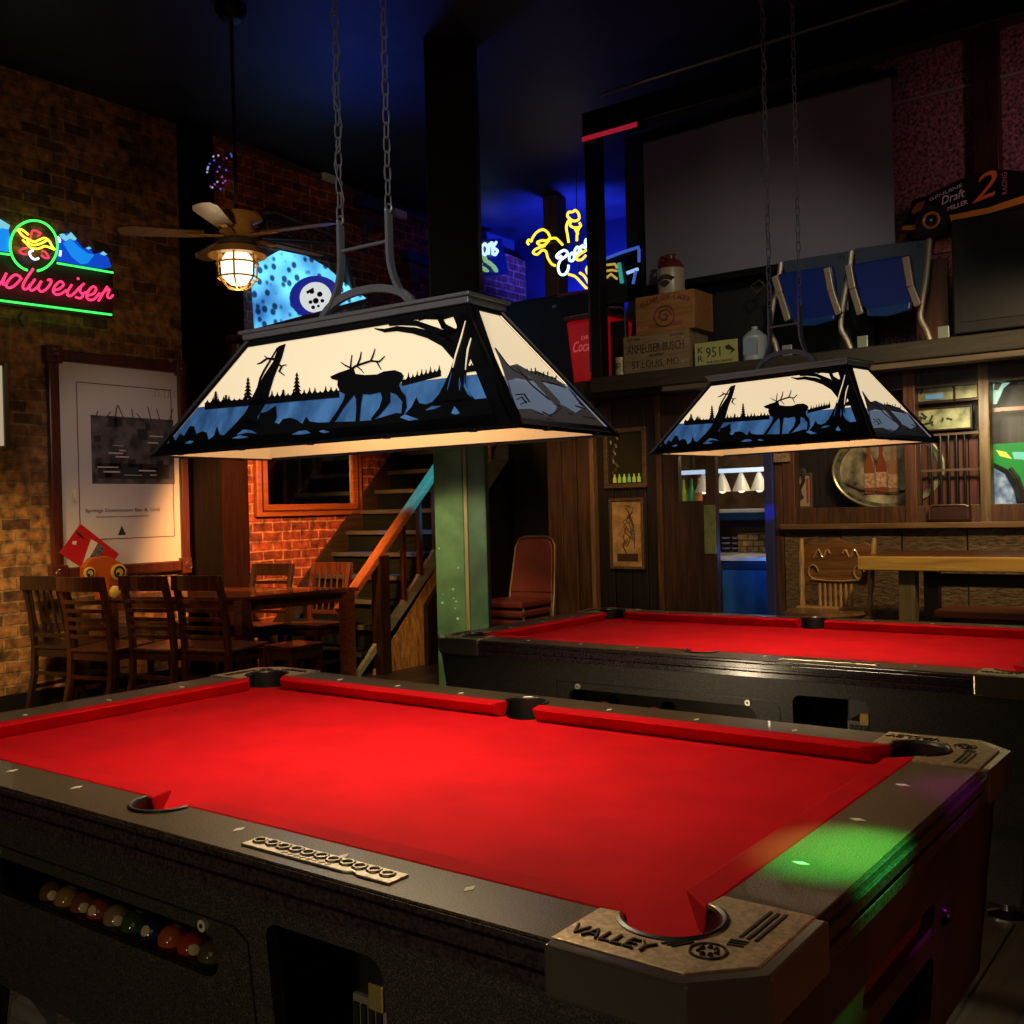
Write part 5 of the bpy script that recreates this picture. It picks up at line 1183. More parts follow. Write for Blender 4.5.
ntube('rider_tube', [[(556, 320), (550, 280), (544, 240), (553, 212), (566, 202), (550, 185), (556, 165), (575, 164), (590, 155), (606, 170), (610, 198), (590, 210), (572, 206)], [(572, 208), (562, 228), (580, 243), (602, 244), (618, 236), (612, 218)], [(612, 240), (600, 270), (598, 312)], [(590, 252), (604, 278)]], YO, ng, np_, .0125)
ntube('script_lettering', [[(520, 388), (502, 400), (494, 388), (512, 370), (535, 360), (550, 372), (540, 392), (515, 410), (502, 445), (512, 480), (535, 484), (552, 460), (556, 435)], [(575, 372), (560, 388), (562, 412), (578, 412), (585, 390), (575, 372)], [(600, 342), (588, 358), (592, 378), (606, 372), (610, 352), (600, 342)], [(612, 340), (616, 360), (622, 340), (632, 334)], [(648, 300), (640, 320), (652, 332), (640, 345), (630, 340)]], ICE, ng, np_, .0125)
MB().tube([np_((463, 300), .05), np_((463, -120), .05) * 1.0 + V((0, 0, .35))], .004, 5).tube([np_((598, 310), .05), np_((598, -120), .05) + V((0, 0, .35))], .004, 5).tube([np_((400, 318), .05), np_((655, 330), .05)], .008, 6).tube([np_((463, 300), .05), np_((463, 435), .05)], .006, 6).tube([np_((598, 310), .05), np_((610, 500), .05)], .006, 6).obj('hanging_frame', BLACKM, ng)
# second script neon, half hidden
NX2 = XL + .12
def n2(p, d=0.): return onX(460 + p[0] / 5.12, 180 + p[1] / 5.12, NX2 - d)
nh = thing('neon_sign', 'blue-white script neon with green fish shapes beside the green post', 'neon sign', n2((140, 400)))
ntube('script_lettering', [[(92, 330), (98, 370)], [(128, 325), (112, 345), (118, 378), (134, 378), (142, 350), (128, 325)], [(150, 325), (146, 380)], [(150, 340), (164, 320), (168, 376)], [(186, 318), (172, 345), (192, 362), (180, 382), (165, 376)], [(72, 330), (60, 355), (72, 380), (84, 355), (72, 330)]], mat('neon_blue_white', (.2, .3, .5), .3, emit=(.40, .62, 1.0), es=1.6), nh, n2, .017)
mb = MB()
for cx, cy, a in ((100, 415, .9), (130, 400, 1.2), (155, 425, .7), (180, 450, 1.0), (128, 455, .6)):
    mb.prism([n2((cx + 26 * math.cos(t) * math.cos(a) - 9 * math.sin(t) * math.sin(a), cy + 26 * math.cos(t) * math.sin(a) + 9 * math.sin(t) * math.cos(a))) for t in [i * 2 * PI / 12 for i in range(12)]], (-.02, 0, 0))
mb.obj('fish_panel', mat('fish_green', (.1, .3, .05), .4, emit=(.28, .55, .10), es=.7), nh)
MB().prism([n2(q, .03) for q in ((50, 310), (215, 300), (250, 480), (60, 490))], (-.09, 0, 0)).obj('backing_board', mat('fish_board', (.008, .01, .03), .5), nh)
# small neon cluster right of the post
NY3 = 5.48
def n3(u, v, d=0.): return onY(u, v, NY3 + d)
nc = thing('neon_sign', 'dim blue, yellow and teal neon window sign between the post and screen', 'neon sign', n3(622, 290))
MB().prism([n3(601, 262, .02), n3(641, 245, .02), n3(641, 300, .02), n3(601, 305, .02)], (0, .02, 0)).obj('backing_board', mat('window_sign_black', (.006, .006, .014), .3), nc)
def n3t(name, ss_, m, r): 
    mb = MB()
    for s_ in ss_: mb.tube([n3(*q) for q in s_], r, 6)
    mb.obj(name, m, nc, smooth=True)
n3t('blue_tube', [[(605, 259), (620, 253), (639, 247)], [(639, 249), (639, 262)], [(636, 270), (633, 284)]], neon('cluster_blue', (.06, .16, .75), .55), .012)
n3t('yellow_tube', [[(606, 265), (615, 264), (617, 268)], [(606, 271), (612, 270), (617, 271)], [(606, 278), (611, 274), (617, 279)]], neon('cluster_yellow', (.6, .38, .08), .8), .010)
n3t('teal_tube', [[(619, 263), (622, 283)]], neon('cluster_teal', (.03, .35, .32), .7), .016)
n3t('white_tube', [[(627, 273), (638, 269)]], neon('cluster_white', (.35, .55, .9), .9), .014)
# chrome frame standing under it
cf = thing('metal_frame_stand', 'thin grey metal tube frame on the ledge beside the red cooler', 'stand', (onY(620, 370, 5.12).x, 5.12, LZ1))
a_, b_ = onY(606, 312, 5.12), onY(625, 311, 5.12)
MB().tube([(a_.x, 5.12, LZ1), a_, a_ + V((.03, 0, .03)), b_ - V((.03, 0, -.03)), b_, (b_.x, 5.12, LZ1)], .009, 8).obj('tube_frame', mat('tube_grey', (.2, .2, .22), .3, .8), cf, smooth=True)
MB().box(a_.x + .03, b_.x - .02, 5.13, 5.2, LZ1 + .02, a_.z - .08).obj('dark_panel', BLACK, cf)
# folding stadium seats
def sp(p, y): return onY(740 + p[0] / 4.655, 220 + p[1] / 4.655, y)
SB1 = mat('seat_blue', (.005, .020, .18), .35); SB2 = mat('seat_slate', (.035, .055, .10), .4); SFR = mat('seat_frame_beige', (.28, .24, .19), .4, .3)
def stadium(label, back, pan, lip, br, stan, extra=None):
    t = thing('stadium_seat', label, 'seat', V((sp(pan[0], 5.1).x, 5.1, LZ1)), 0, 'folding stadium seats on the ledge')
    MB().prism([sp(q, 5.24) for q in back], (0, .02, 0)).obj('backrest', SB2, t, bevel=.006)
    MB().prism([sp(q, 5.10) for q in pan], (0, .05, 0)).obj('seat_pan', SB1, t, bevel=.015, seg=3)
    MB().prism([sp(q, 5.075) for q in lip], (0, .05, 0)).obj('seat_lip', mat('seat_lip_blue', (.01, .045, .20), .3) if 'seat_lip_blue' not in bpy.data.materials else bpy.data.materials['seat_lip_blue'], t, bevel=.012)
    for q in br:
        mb = MB()
        for a, b in zip(q, q[1:]): mb.bar(sp(a, 5.085), sp(b, 5.085), .045, .03, (0, 1, 0))
        mb.obj('side_bracket', SFR, t, bevel=.006)
    for q in stan:
        pts = [sp(p, 5.16) for p in q]; pts[-1] = V((pts[-1].x, 5.16, LZ1))
        MB().tube(smooth_pts(pts, 3), .019, 8).obj('stanchion', SFR, t, smooth=True)
        f_ = MB().hexa([V((pts[-1].x + a * .035 + .10, 5.05 + b * .08, LZ1 + z * .10)) for z in (0, 1) for a, b in ((-1, 0), (1, 0), (.4, 1), (-.4, 1))]).obj('foot_bracket', mat('foot_mint', (.30, .36, .30), .35, .3) if 'foot_mint' not in bpy.data.materials else bpy.data.materials['foot_mint'], t, bevel=.005)
    for k in range(3):
        a = back[1]; MB().bar(sp((a[0] - 60 + k * 12, a[1] + 22), 5.235), sp((a[0] - 60 + k * 12, a[1] + 42), 5.235), .006, .004, (0, 1, 0)).obj('vent_slot', BLACK, t)
stadium('left blue folding stadium seat on the ledge beneath the screen', [(200, 192), (518, 142), (505, 420), (440, 430), (215, 330)], [(175, 250), (430, 208), (462, 440), (440, 455), (250, 480), (225, 440)], [(245, 470), (440, 440), (438, 466), (350, 492), (250, 492)],
        [[(162, 262), (185, 340), (225, 468)], [(405, 222), (425, 330), (462, 440)]], [[(192, 198), (178, 300), (150, 420), (138, 520), (165, 575), (182, 612)]])
stadium('right blue folding stadium seat on the ledge next to the black television', [(532, 132), (886, 88), (880, 330), (800, 380), (540, 330)], [(520, 205), (790, 158), (822, 370), (795, 395), (590, 425), (560, 390)], [(585, 415), (795, 380), (790, 418), (690, 448), (590, 448)],
        [[(505, 210), (525, 320), (562, 440)], [(772, 172), (795, 310), (830, 400)]], [[(520, 145), (505, 260), (478, 400), (470, 500), (500, 560), (525, 605)], [(884, 88), (868, 260), (845, 400), (842, 460), (872, 520), (892, 572)]])
# race car body hung over the television
KY = 5.62
def kp(p, y=KY): return onY(860 + p[0] / 4.652, 40 + p[1] / 4.652, y)
kr = thing('model_race_car', 'black and gold race car body with number 2 hung above the television', 'model car', kp((430, 830)))
KB = mat('car_black', (.008, .008, .010), .2, coat=.5); KG = mat('car_gold', (.42, .20, .025), .35); KW = mat('car_white', (.5, .48, .45), .4)
MB().prism([kp(q) for q in ((205, 852), (225, 800), (240, 742), (310, 722), (430, 660), (560, 610), (640, 597), (850, 615), (900, 700), (760, 735), (600, 785), (430, 822), (425, 800), (405, 775), (370, 760), (320, 765), (290, 790), (278, 830), (275, 858))], (0, .30, 0)).obj('car_body', KB, kr, bevel=.02, seg=3)
MB().prism([kp(q, KY - .006) for q in ((415, 815), (435, 812), (600, 778), (763, 722), (900, 690), (900, 725), (763, 757), (600, 806), (436, 838), (428, 858))], (0, .02, 0)).obj('gold_stripe', KG, kr)
MB().prism([kp(q, KY - .01) for q in ((195, 868), (275, 853), (278, 876), (250, 884), (197, 884))], (0, .30, 0)).obj('front_splitter', KG, kr)
wl_ = kp((335, 842), KY - .02)
whl = MB().lathe([(0, 0), (.075, 0), (.095, .0), (.105, .02), (.105, .09), (0, .09)], wl_ + V((0, .07, 0)), (0, -1, 0), 24).obj('wheel', RUB, kr, smooth=True)
MB().lathe([(.045, 0), (.06, .006), (.05, .01), (.04, .004)], wl_ + V((0, -.02, 0)), (0, -1, 0), 18).obj('wheel_rim', KG, whl, smooth=True); MB().sphere(wl_ + V((0, -.024, 0)), .010, 8).obj('hub_nut', KW, whl)
tr = (kp((620, 660), KY - .003) - kp((520, 672), KY - .003)).normalized()
MB().text('2', kp((522, 762), KY - .003), V((1, 0, .22)), uz, .17, .16, .003, shear=.25).obj('race_number', mat('car_orange', (.50, .13, .02), .4), kr)
MB().text('Draft', kp((380, 768), KY - .003), V((1, 0, .2)), uz, .055, .15, .003, shear=.2).text('GENUINE', kp((322, 752), KY - .003), V((1, 0, .28)), uz, .022, .22, .003).text('MILLER', kp((408, 797), KY - .003), V((1, 0, .2)), uz, .03, .13, .003).obj('sponsor_lettering', KW, kr)
MB().text('RACING', kp((685, 715), KY - .003), V((0, 0, 1)), V((-1, 0, 0)), .03, .14, .003).obj('small_lettering', mat('car_pink', (.3, .1, .12), .4), kr)
MB().prism([kp(q, KY - .004) for q in ((238, 800), (262, 760), (302, 748), (290, 780), (250, 812))], (0, .006, 0)).obj('flame_decal', mat('decal_rust', (.25, .07, .02), .4), kr)
# television
x0, x1 = onY(952, 270, 5.0).x, 2.0
z0t, z1t = LZ1 + .02, onY(990, 213, 5.0).z
tv = thing('television', 'large black television box at the right end of the ledge', 'television', ((x0 + x1) / 2, 5.2, LZ1))
MB().box(x0, x1, 5.0, 5.42, LZ1 + .03, z1t).obj('television_body', mat('tv_black', (.002, .002, .003), .6), tv, bevel=.01)
MB().box(x0 + .05, x1 - .05, 4.992, 5.0, LZ1 + .10, z1t - .06).obj('screen', mat('tv_screen', (.002, .002, .002), .5), tv)
MB().box(x0 + .1, x0 + .3, 5.05, 5.35, LZ1, LZ1 + .03).box(x1 - .3, x1 - .1, 5.05, 5.35, LZ1, LZ1 + .03).obj('foot', BLACK, tv)
fl = [onY(u, v, 5.98) for u, v in ((936, 228), (951, 226), (951, 251), (934, 254))]
tag(MB().prism(fl, (0, .03, 0)).obj('floral_print', mat('floral_pink', (.10, .03, .06), .6, col2=(.40, .22, .10), nscale=45)), 'small pink and gold floral print below the race car wheel', 'picture')
tag(MB().box(onY(918, 320, 5.4).x, onY(950, 320, 5.4).x, 5.36, 5.40, LZ1, onY(935, 262, 5.4).z).obj('brown_board', wood('board_rust', (.05, .018, .008), (.14, .05, .02), 'z', 6)), 'rust-brown board standing behind the right stadium seat', 'board')
tag(MB().tube([onY(u, v, 5.20) for u, v in ((751, 286), (759, 280), (765, 285), (757, 293))], .006, 6, closed=True).tube([onY(763, 282, 5.20), onY(763, 282, 5.52)], .004, 5).obj('square_bracket', STEEL), 'small square metal bracket hanging under the projection screen', 'bracket')

# ================================================================== LOWER STOREY, RIGHT
# pictures left of the door
def picture(name, label, u0, u1, vt, vb, y, fm, im, fw=.04, extra=None, cat='picture'):
    a = onY(u0, vb, y); b = onY(u1, vt, y); x0, x1 = a.x, b.x
    z0 = (onY(u0, vb, y).z + onY(u1, vb, y).z) / 2; z1 = (onY(u0, vt, y).z + onY(u1, vt, y).z) / 2
    t = thing(name, label, cat, ((x0 + x1) / 2, y, z0))
    MB().prism([[V((x, y - .03, z)) for x, z in ((x0, z0), (x1, z0), (x1, z1), (x0, z1))], [V((x, y - .03, z)) for x, z in ((x0 + fw, z0 + fw), (x1 - fw, z0 + fw), (x1 - fw, z1 - fw), (x0 + fw, z1 - fw))]], (0, .03, 0)).obj('frame', fm, t, bevel=.004)
    MB().box(x0 + fw, x1 - fw, y - .014, y - .002, z0 + fw, z1 - fw).obj('picture_sheet', im, t)
    if extra: extra(t, x0, x1, z0, z1)
    return t
FB = wood('frame_bronze', (.06, .03, .012), (.16, .085, .03), 'x', 6, .35)
def ex1(t, x0, x1, z0, z1):
    for i, c in enumerate(((.45, .36, .03), (.20, .38, .05), (.35, .40, .05), (.10, .35, .10), (.42, .30, .03), (.25, .42, .04))):
        x = x0 + .08 + (x1 - x0 - .12) * (i + .5) / 6
        MB().lathe([(0, 0), (.014, 0), (.014, .035), (.006, .05), (.006, .065), (0, .065)], (x, YB - .035, z0 + .042), seg=8).obj('painted_bottle', mat('sign_bottle', c, .3, emit=c, es=.35), t)
    mb = MB(); rr = random.Random(2)
    for i in range(10): mb.tube([(x0 + .055 + rr.uniform(0, .06), YB - .018, z1 - .06 - i * .03), (x0 + .06 + rr.uniform(0, .07), YB - .018, z1 - .09 - i * .03)], .010, 5)
    mb.obj('vine_ornament', FB, t)
picture('framed_bar_mirror', 'dark framed bar picture with yellow-green bottles along the bottom edge', 606, 647, 428, 488, YB - .002, FB, mat('bar_picture_dark', (.03, .022, .01), .25), .035, ex1)
def ex2(t, x0, x1, z0, z1):
    mb = MB(); rr = random.Random(4); cx = (x0 + x1) / 2 + .02
    for i in range(16): mb.tube(smooth_pts([(cx + rr.uniform(-.05, .05), YB - .016, z0 + .12 + i * .018), (cx + rr.uniform(-.07, .07), YB - .016, z0 + .17 + i * .020), (cx + rr.uniform(-.05, .05), YB - .016, z0 + .22 + i * .018)], 2), .0035, 5)
    mb.box(x0 + .06, x1 - .06, YB - .018, YB - .014, z0 + .06, z0 + .12)
    mb.obj('drawn_tree', mat('sepia_ink', (.05, .022, .008), .6), t)
picture('framed_print', 'golden sepia print in a thin frame hanging under the bar picture', 612, 644.5, 498, 569, YB - .002, FB, mat('sepia_gold', (.40, .22, .07), .5, noise=.4, nscale=14), .022, ex2)
# stacked banquet chairs in the alcove
RV = mat('vinyl_red', (.12, .018, .009), .4, noise=.15, nscale=8); GF = mat('chair_frame_brass', (.22, .14, .05), .35, .7)
def bchair(label, x, y, z, rz, seat_only):
    t = thing('banquet_chair', label, 'chair', (x, y, z), rz, 'stacked red banquet chairs')
    def P(mb, n, m, **k): return mb.obj(n, m, t, world=False, **k)
    P(MB().box(-.20, .20, -.24, .18, .43, .485), 'seat', RV, bevel=.018, seg=3)
    bk = [(-.20, 0), (.20, 0), (.175, .36), (.15, .41), (.10, .43), (-.10, .43), (-.15, .41), (-.175, .36)]
    f = lambda q, d: V((q[0], .20 + q[1] * .18 + d, .52 + q[1]))
    P(MB().prism([f(q, 0) for q in bk], (0, .035, 0)), 'backrest', RV, bevel=.01)
    P(MB().tube([f((q[0] * 1.06, q[1] * 1.02), .02) for q in [(-.20, -.2), (-.20, 0)] + bk[7:3:-1][:0] + [(-.178, .36), (-.15, .415), (-.10, .435), (.10, .435), (.15, .415), (.178, .36), (.20, 0), (.20, -.2)]], .012, 8), 'frame', GF, smooth=True)
    for sx in (-1, 1):
        P(MB().tube([(sx * .19, -.22, 0), (sx * .19, -.20, .43)], .011, 8), 'leg', GF, smooth=True); P(MB().tube([(sx * .205, .24, 0), (sx * .205, .17, .40)], .011, 8), 'leg', GF, smooth=True)
    return t
bcx, bcy, brz = -3.20, 4.84, .05
for k, lab in enumerate(('red vinyl banquet chair at the bottom of the alcove stack', 'red vinyl banquet chair in the middle of the alcove stack', 'red vinyl banquet chair topmost of the alcove stack')):
    o_ = bchair(lab, bcx, bcy, k * .072, brz, 0) if k == 0 else dup(o_, (bcx, bcy, k * .072), brz, lab)
# kitchen behind the doorway
KW_ = mat('kitchen_wall', (.20, .12, .06), .7, noise=.4, nscale=6)
struct('wall_kitchen', MB().box(-3.05, .2, 7.6, 7.65, 0, ZB), KW_)
struct('wall_kitchen_left', MB().box(-3.05, -3.0, 5.3, 7.6, 0, ZB), KW_)
struct('wall_kitchen_right', MB().box(.2, .25, 5.6, 7.65, 0, ZB), KW_)
CBL = mat('counter_blue', (.02, .10, .26), .35, noise=.3, nscale=5); TOPW = mat('counter_white', (.62, .60, .55), .3)
Y1 = 5.62
x0, x1 = onY(722, 580, Y1).x, onY(790, 580, Y1).x; zt1 = onY(742, 557, Y1).z
kc = thing('kitchen_counter', 'blue kitchen counter with a white top seen through the narrow doorway', 'counter', ((x0 + x1) / 2, Y1 + .2, 0))
MB().box(x0, x1, Y1, Y1 + .45, 0, zt1 - .03).obj('counter_body', CBL, kc, bevel=.005)
MB().box(x0 - .05, x1, Y1 - .03, Y1 + .5, zt1 - .03, zt1).obj('counter_top', TOPW, kc, bevel=.005)
MB().box(x0 + .02, x1, Y1 - .012, Y1, zt1 - .09, zt1 - .05).obj('drawer_front', mat('counter_dark_blue', (.01, .03, .08), .3), kc)
Y2 = 6.25
xa, xb = onY(655, 510, Y2).x, onY(790, 510, Y2).x; z2 = onY(742, 509, Y2).z
ps = thing('pass_shelf', 'white pass-through shelf with a dark blue edge in the lit kitchen', 'shelf', ((xa + xb) / 2, Y2 + .2, 0))
MB().box(xa, xb, Y2, Y2 + .4, z2 - .03, z2).obj('shelf_board', TOPW, ps, bevel=.004)
MB().box(xa, xb, Y2 - .01, Y2, z2 - .09, z2 - .03).obj('shelf_edge', mat('shelf_blue', (.01, .04, .10), .3), ps)
z3 = onY(742, 553, Y2).z
MB().box(xa, xb, Y2 + .02, Y2 + .4, z3 - .05, z3).obj('lower_shelf', TOPW, ps)
MB().box(xa, xb, Y2 + .38, Y2 + .40, z3, z2 - .03).obj('shelf_back', mat('shelf_brown', (.10, .05, .025), .6), ps)
MB().box(xa, xa + .04, Y2, Y2 + .4, 0, z2 - .03).box(xb - .04, xb, Y2, Y2 + .4, 0, z2 - .03).obj('shelf_upright', DARKW, ps)
zl_ = onY(742, 549, Y2 + .1).z
bxA, bxB = onY(739, 545, Y2 + .1).x, onY(770, 545, Y2 + .1).x
tag(MB().box(bxA, bxB, Y2 + .08, Y2 + .30, z3, z3 + (onY(742, 530, Y2 + .1).z - zl_)).obj('bread_crate', brick('bread_loaf', (.55, .36, .12), (.38, .22, .07), (.20, .10, .03), 'xz', .10, .05, .006)), 'golden box of loaves on the lower kitchen shelf', 'box')
for k, (ua, ub) in enumerate(((718, 738), (740, 767))):
    for j in range(2 if k == 0 else 1):
        xq, xr = onY(ua + j * 10, 525, Y2 + .12).x, onY((ub if k else ua + 9) + j * 10, 525, Y2 + .12).x
        z_ = onY(742, 534, Y2 + .1).z if k else z3
        if k == 0:
            t = thing('plate_stack', ('left' if j == 0 else 'right') + ' stack of dark and white plates on the lower kitchen shelf', 'plates', ((xq + xr) / 2, Y2 + .18, z3))
            for i in range(6): MB().lathe([(0, 0), ((xr - xq) * .35, 0), ((xr - xq) * .5, .014), ((xr - xq) * .48, .016), (0, .008)], ((xq + xr) / 2, Y2 + .18, z3 + i * .022), seg=16).obj('plate', TOPW if i % 2 else mat('plate_dark', (.05, .03, .025), .3) if 'plate_dark' not in bpy.data.materials else bpy.data.materials['plate_dark'], t, smooth=True)
# heat lamps
zr = onY(742, 472, Y2 + .05).z
hr = thing('lamp_rail', 'white lit rail carrying the heat lamps over the kitchen pass', 'rail', ((xa + xb) / 2, Y2 + .1, zr))
MB().box(xa, xb, Y2 + .08, Y2 + .13, zr, zr + .035).obj('rail_bar', mat('rail_glow', (.6, .65, .7), .3, emit=(.55, .75, 1), es=.8), hr)
MB().box(xa + .3, xa + .33, Y2 + .09, Y2 + .12, zr + .035, ZB).box(xb - .2, xb - .17, Y2 + .09, Y2 + .12, zr + .035, ZB).obj('rail_hanger', STEEL, hr)
for k, (u, lab) in enumerate(((703, 'heat lamp seen through the door pane'), (722, 'white heat lamp at the left of the kitchen doorway'), (741, 'white heat lamp in the middle of the kitchen doorway'), (759, 'white heat lamp at the right of the kitchen doorway'))):
    c = onY(u, 480, Y2 + .1); zb1 = onY(742, 491, Y2 + .1).z
    hl_ = thing('heat_lamp', lab, 'lamp', (c.x, Y2 + .105, zr), 0, 'heat lamps over the kitchen pass')
    MB().lathe([(.012, zr - zb1), (.03, (zr - zb1) * .75), (.055, (zr - zb1) * .35), (.075, 0), (.07, 0), (.05, (zr - zb1) * .35)], (c.x, Y2 + .105, zb1), seg=20).obj('shade', mat('heat_white', (.8, .75, .65), .25, emit=(1, .85, .6), es=.06) if 'heat_white' not in bpy.data.materials else bpy.data.materials['heat_white'], hl_, smooth=True)
    MB().sphere((c.x, Y2 + .105, zb1 + .02), .035, 12).obj('bulb', bpy.data.materials.get('heat_glow') or neon('heat_glow', (1, .85, .6), 2), hl_, smooth=True)
# bottles on the shelf behind the pane
for k, (u, c, lab) in enumerate(((683, (.30, .36, .04), 'yellow-green bottle at the left behind the door pane'), (691, (.04, .25, .08), 'green bottle in the middle behind the door pane'), (698, (.45, .14, .03), 'amber bottle at the right behind the door pane'))):
    p = onY(u, 505, Y2 + .06); t = thing('bottle', lab, 'bottle', (p.x, Y2 + .08, z2), 0, 'bottles behind the door pane')
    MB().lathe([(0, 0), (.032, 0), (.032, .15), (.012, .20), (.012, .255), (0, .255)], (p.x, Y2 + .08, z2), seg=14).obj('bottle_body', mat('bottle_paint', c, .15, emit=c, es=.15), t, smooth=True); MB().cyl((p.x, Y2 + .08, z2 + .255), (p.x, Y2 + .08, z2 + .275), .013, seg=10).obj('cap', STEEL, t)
# oval tray sign
TY = YB + .20
tc_ = onY(888, 469, TY); ra = (onY(943, 469, TY).x - onY(833, 469, TY).x) / 2; rb = (onY(888, 430, TY).z - onY(888, 508, TY).z) / 2
tr_ = thing('oval_beer_tray', 'large oval beer tray showing three brown bottles, behind the window posts', 'tray', tc_)
ov = lambda k, y, kz=None: [V((tc_.x + ra * k * math.cos(a), y, tc_.z + rb * (kz or k) * math.sin(a))) for a in [i * 2 * PI / 48 for i in range(48)]]
MB().prism(ov(.96, TY), (0, .015, 0)).obj('tray_face', mat('tray_olive', (.03, .022, .012), .35, col2=(.50, .43, .26), nscale=7), tr_)
MB().prism([ov(1.0, TY - .03), ov(.90, TY - .03, .88)], (0, .035, 0)).obj('tray_rim', mat('tray_rim_green', (.04, .05, .03), .3, col2=(.20, .18, .11), nscale=25), tr_, bevel=.006)
MB().tube(ov(1.0, TY - .03), .010, 6, closed=True).obj('rim_edge', mat('rim_gold', (.38, .32, .16), .3, .5), tr_, smooth=True)
for k, (u, sc, c) in enumerate(((870, 1.0, (.24, .07, .025)), (882, 1.05, (.22, .05, .02)), (894, .95, (.30, .14, .07)))):
    b0 = onY(u, 494, TY - .012); hh = rb * 1.35 * sc
    o_ = MB().prism([V((b0.x + q[0] * .036, TY - .012, b0.z + q[1] * hh)) for q in ((-1, 0), (1, 0), (1, .50), (.85, .60), (.40, .74), (.38, 1), (-.38, 1), (-.40, .74), (-.85, .60), (-1, .50))], (0, .010, 0)).obj('painted_bottle', mat('tray_bottle', c, .3), tr_, bevel=.004)
    MB().box(b0.x - .035, b0.x + .035, TY - .015, TY - .012, b0.z + hh * .12, b0.z + hh * .40).obj('bottle_label', mat('tray_label', (.42, .24, .13), .5, noise=.4, nscale=50) if 'tray_label' not in bpy.data.materials else bpy.data.materials['tray_label'], o_)
MB().tube([V((tc_.x - ra * .75, TY - .004, tc_.z - rb * .35)), V((tc_.x - ra * .5, TY - .004, tc_.z - rb * .52)), V((tc_.x, TY - .004, tc_.z - rb * .62)), V((tc_.x + ra * .5, TY - .004, tc_.z - rb * .55)), V((tc_.x + ra * .8, TY - .004, tc_.z - rb * .3))], .010, 6).obj('painted_shelf', CINK, tr_)
MB().box(tc_.x - .03, tc_.x + .03, TY + .015, YB + .30, tc_.z - .03, tc_.z + .03).obj('wall_mount', BLACK, tr_)
# small figure picture
def ex3(t, x0, x1, z0, z1):
    cx = (x0 + x1) / 2 - .01
    MB().tube(smooth_pts([(cx, YB + .262, z0 + .07), (cx - .02, YB + .262, z0 + .13), (cx + .012, YB + .262, z0 + .20), (cx, YB + .262, z0 + .27)], 3), [.03] * 9 + [.015], 8, flat=.3).sphere((cx, YB + .262, z0 + .26), .03, 10, (1, .3, 1)).obj('dark_figure', CINK, t)
    MB().box(x1 - .045, x1 - .03, YB + .262, YB + .266, z0 + .04, z1 - .04).obj('red_band', mat('band_red', (.35, .03, .02), .5), t)
picture('small_print', 'small cream print with a dark figure between post and oval tray', 797, 813, 473, 508, YB + .28, FB, mat('print_cream', (.34, .27, .16), .5), .014, ex3)
tag(MB().box(onY(776, 458, YB).x, onY(792, 458, YB).x, YB - .045, YB, onY(784, 462, YB).z, onY(784, 450, YB).z).obj('small_plaque', mat('plaque_tan', (.28, .18, .09), .5, noise=.4, nscale=40)), 'small tan plaque at the top of the reddish post', 'plaque')
# pale-green prints behind the right window
GPR = mat('print_green', (.10, .11, .05), .4, col2=(.40, .42, .24), nscale=11)
def ex4(t, x0, x1, z0, z1):
    MB().box(x0 + (x1 - x0) * .62, x0 + (x1 - x0) * .65, YB + .05, YB + .058, z0, z1).obj('pane_bar', DARKW, t); MB().box(x0 + .09, x0 + .20, YB + .058, YB + .064, z0 + .03, z0 + .06).obj('blue_caption', mat('caption_blue', (.10, .25, .42), .4, emit=(.10, .25, .42), es=.4), t)
    mb = MB(); rr = random.Random(6)
    for i in range(12): a = rr.uniform(x0 + .03, x1 - .08); b = rr.uniform(z0 + .05, z1 - .06); mb.tube([(a, YB + .06, b), (a + rr.uniform(-.03, .04), YB + .06, b + rr.uniform(.02, .05))], .006, 5)
    mb.obj('drawn_marks', mat('green_black_ink', (.02, .03, .015), .6) if 'green_black_ink' not in bpy.data.materials else bpy.data.materials['green_black_ink'], t)
picture('window_print', 'pale green print in the upper pane right of the lamp', 912, 981, 371, 403, YB + .08, DARKW, GPR, .02, ex4)
def ex5(t, x0, x1, z0, z1):
    mb = MB(); rr = random.Random(8)
    for i in range(9): a = rr.uniform(x0 + .05, x1 - .1); b = rr.uniform(z0 + .03, z1 - .06); mb.tube([(a, YB + .06, b), (a + rr.uniform(-.05, .07), YB + .06, b + rr.uniform(.01, .04))], .006, 5)
    mb.obj('drawn_marks', bpy.data.materials['green_black_ink'], t)
picture('window_print', 'pale green print in the lower pane above the iron bars', 912, 973, 407, 431, YB + .08, DARKW, GPR, .012, ex5)
# slatted red-brown board and iron gate in front
t = thing('slatted_board', 'red-brown slatted board behind the iron gate bars', 'board', (onY(945, 500, YB + .18).x, YB + .18, wz + .02))
xa_, xb_ = onY(919, 480, YB + .18).x, onY(990, 480, YB + .18).x
for i in range(7): MB().box(xa_ + (xb_ - xa_) * i / 7 + .004, xa_ + (xb_ - xa_) * (i + 1) / 7 - .004, YB + .18, YB + .20, wz + .02, onY(950, 432, YB + .18).z).obj('slat', wood('slat_red', (.05, .014, .008), (.13, .04, .02), 'z', 6, .4) if 'slat_red' not in bpy.data.materials else bpy.data.materials['slat_red'], t)
t = thing('iron_gate', 'black iron gate of spear-topped bars with two cross rails', 'gate', (onY(950, 520, YB + .10).x, YB + .10, wz))
IY = YB + .10
for k, (u, vt) in enumerate(((921, 428), (932, 424), (941, 421), (949, 414), (957, 420), (965, 421))):
    x = onY(u, 470, IY).x; zt2_ = onY(u, vt, IY).z; MB().tube([(x, IY, wz + .01), (x, IY, zt2_ - .05), (x, IY, zt2_)], [.008, .008, .001], 8).obj('bar', BLACKM, t, smooth=True)
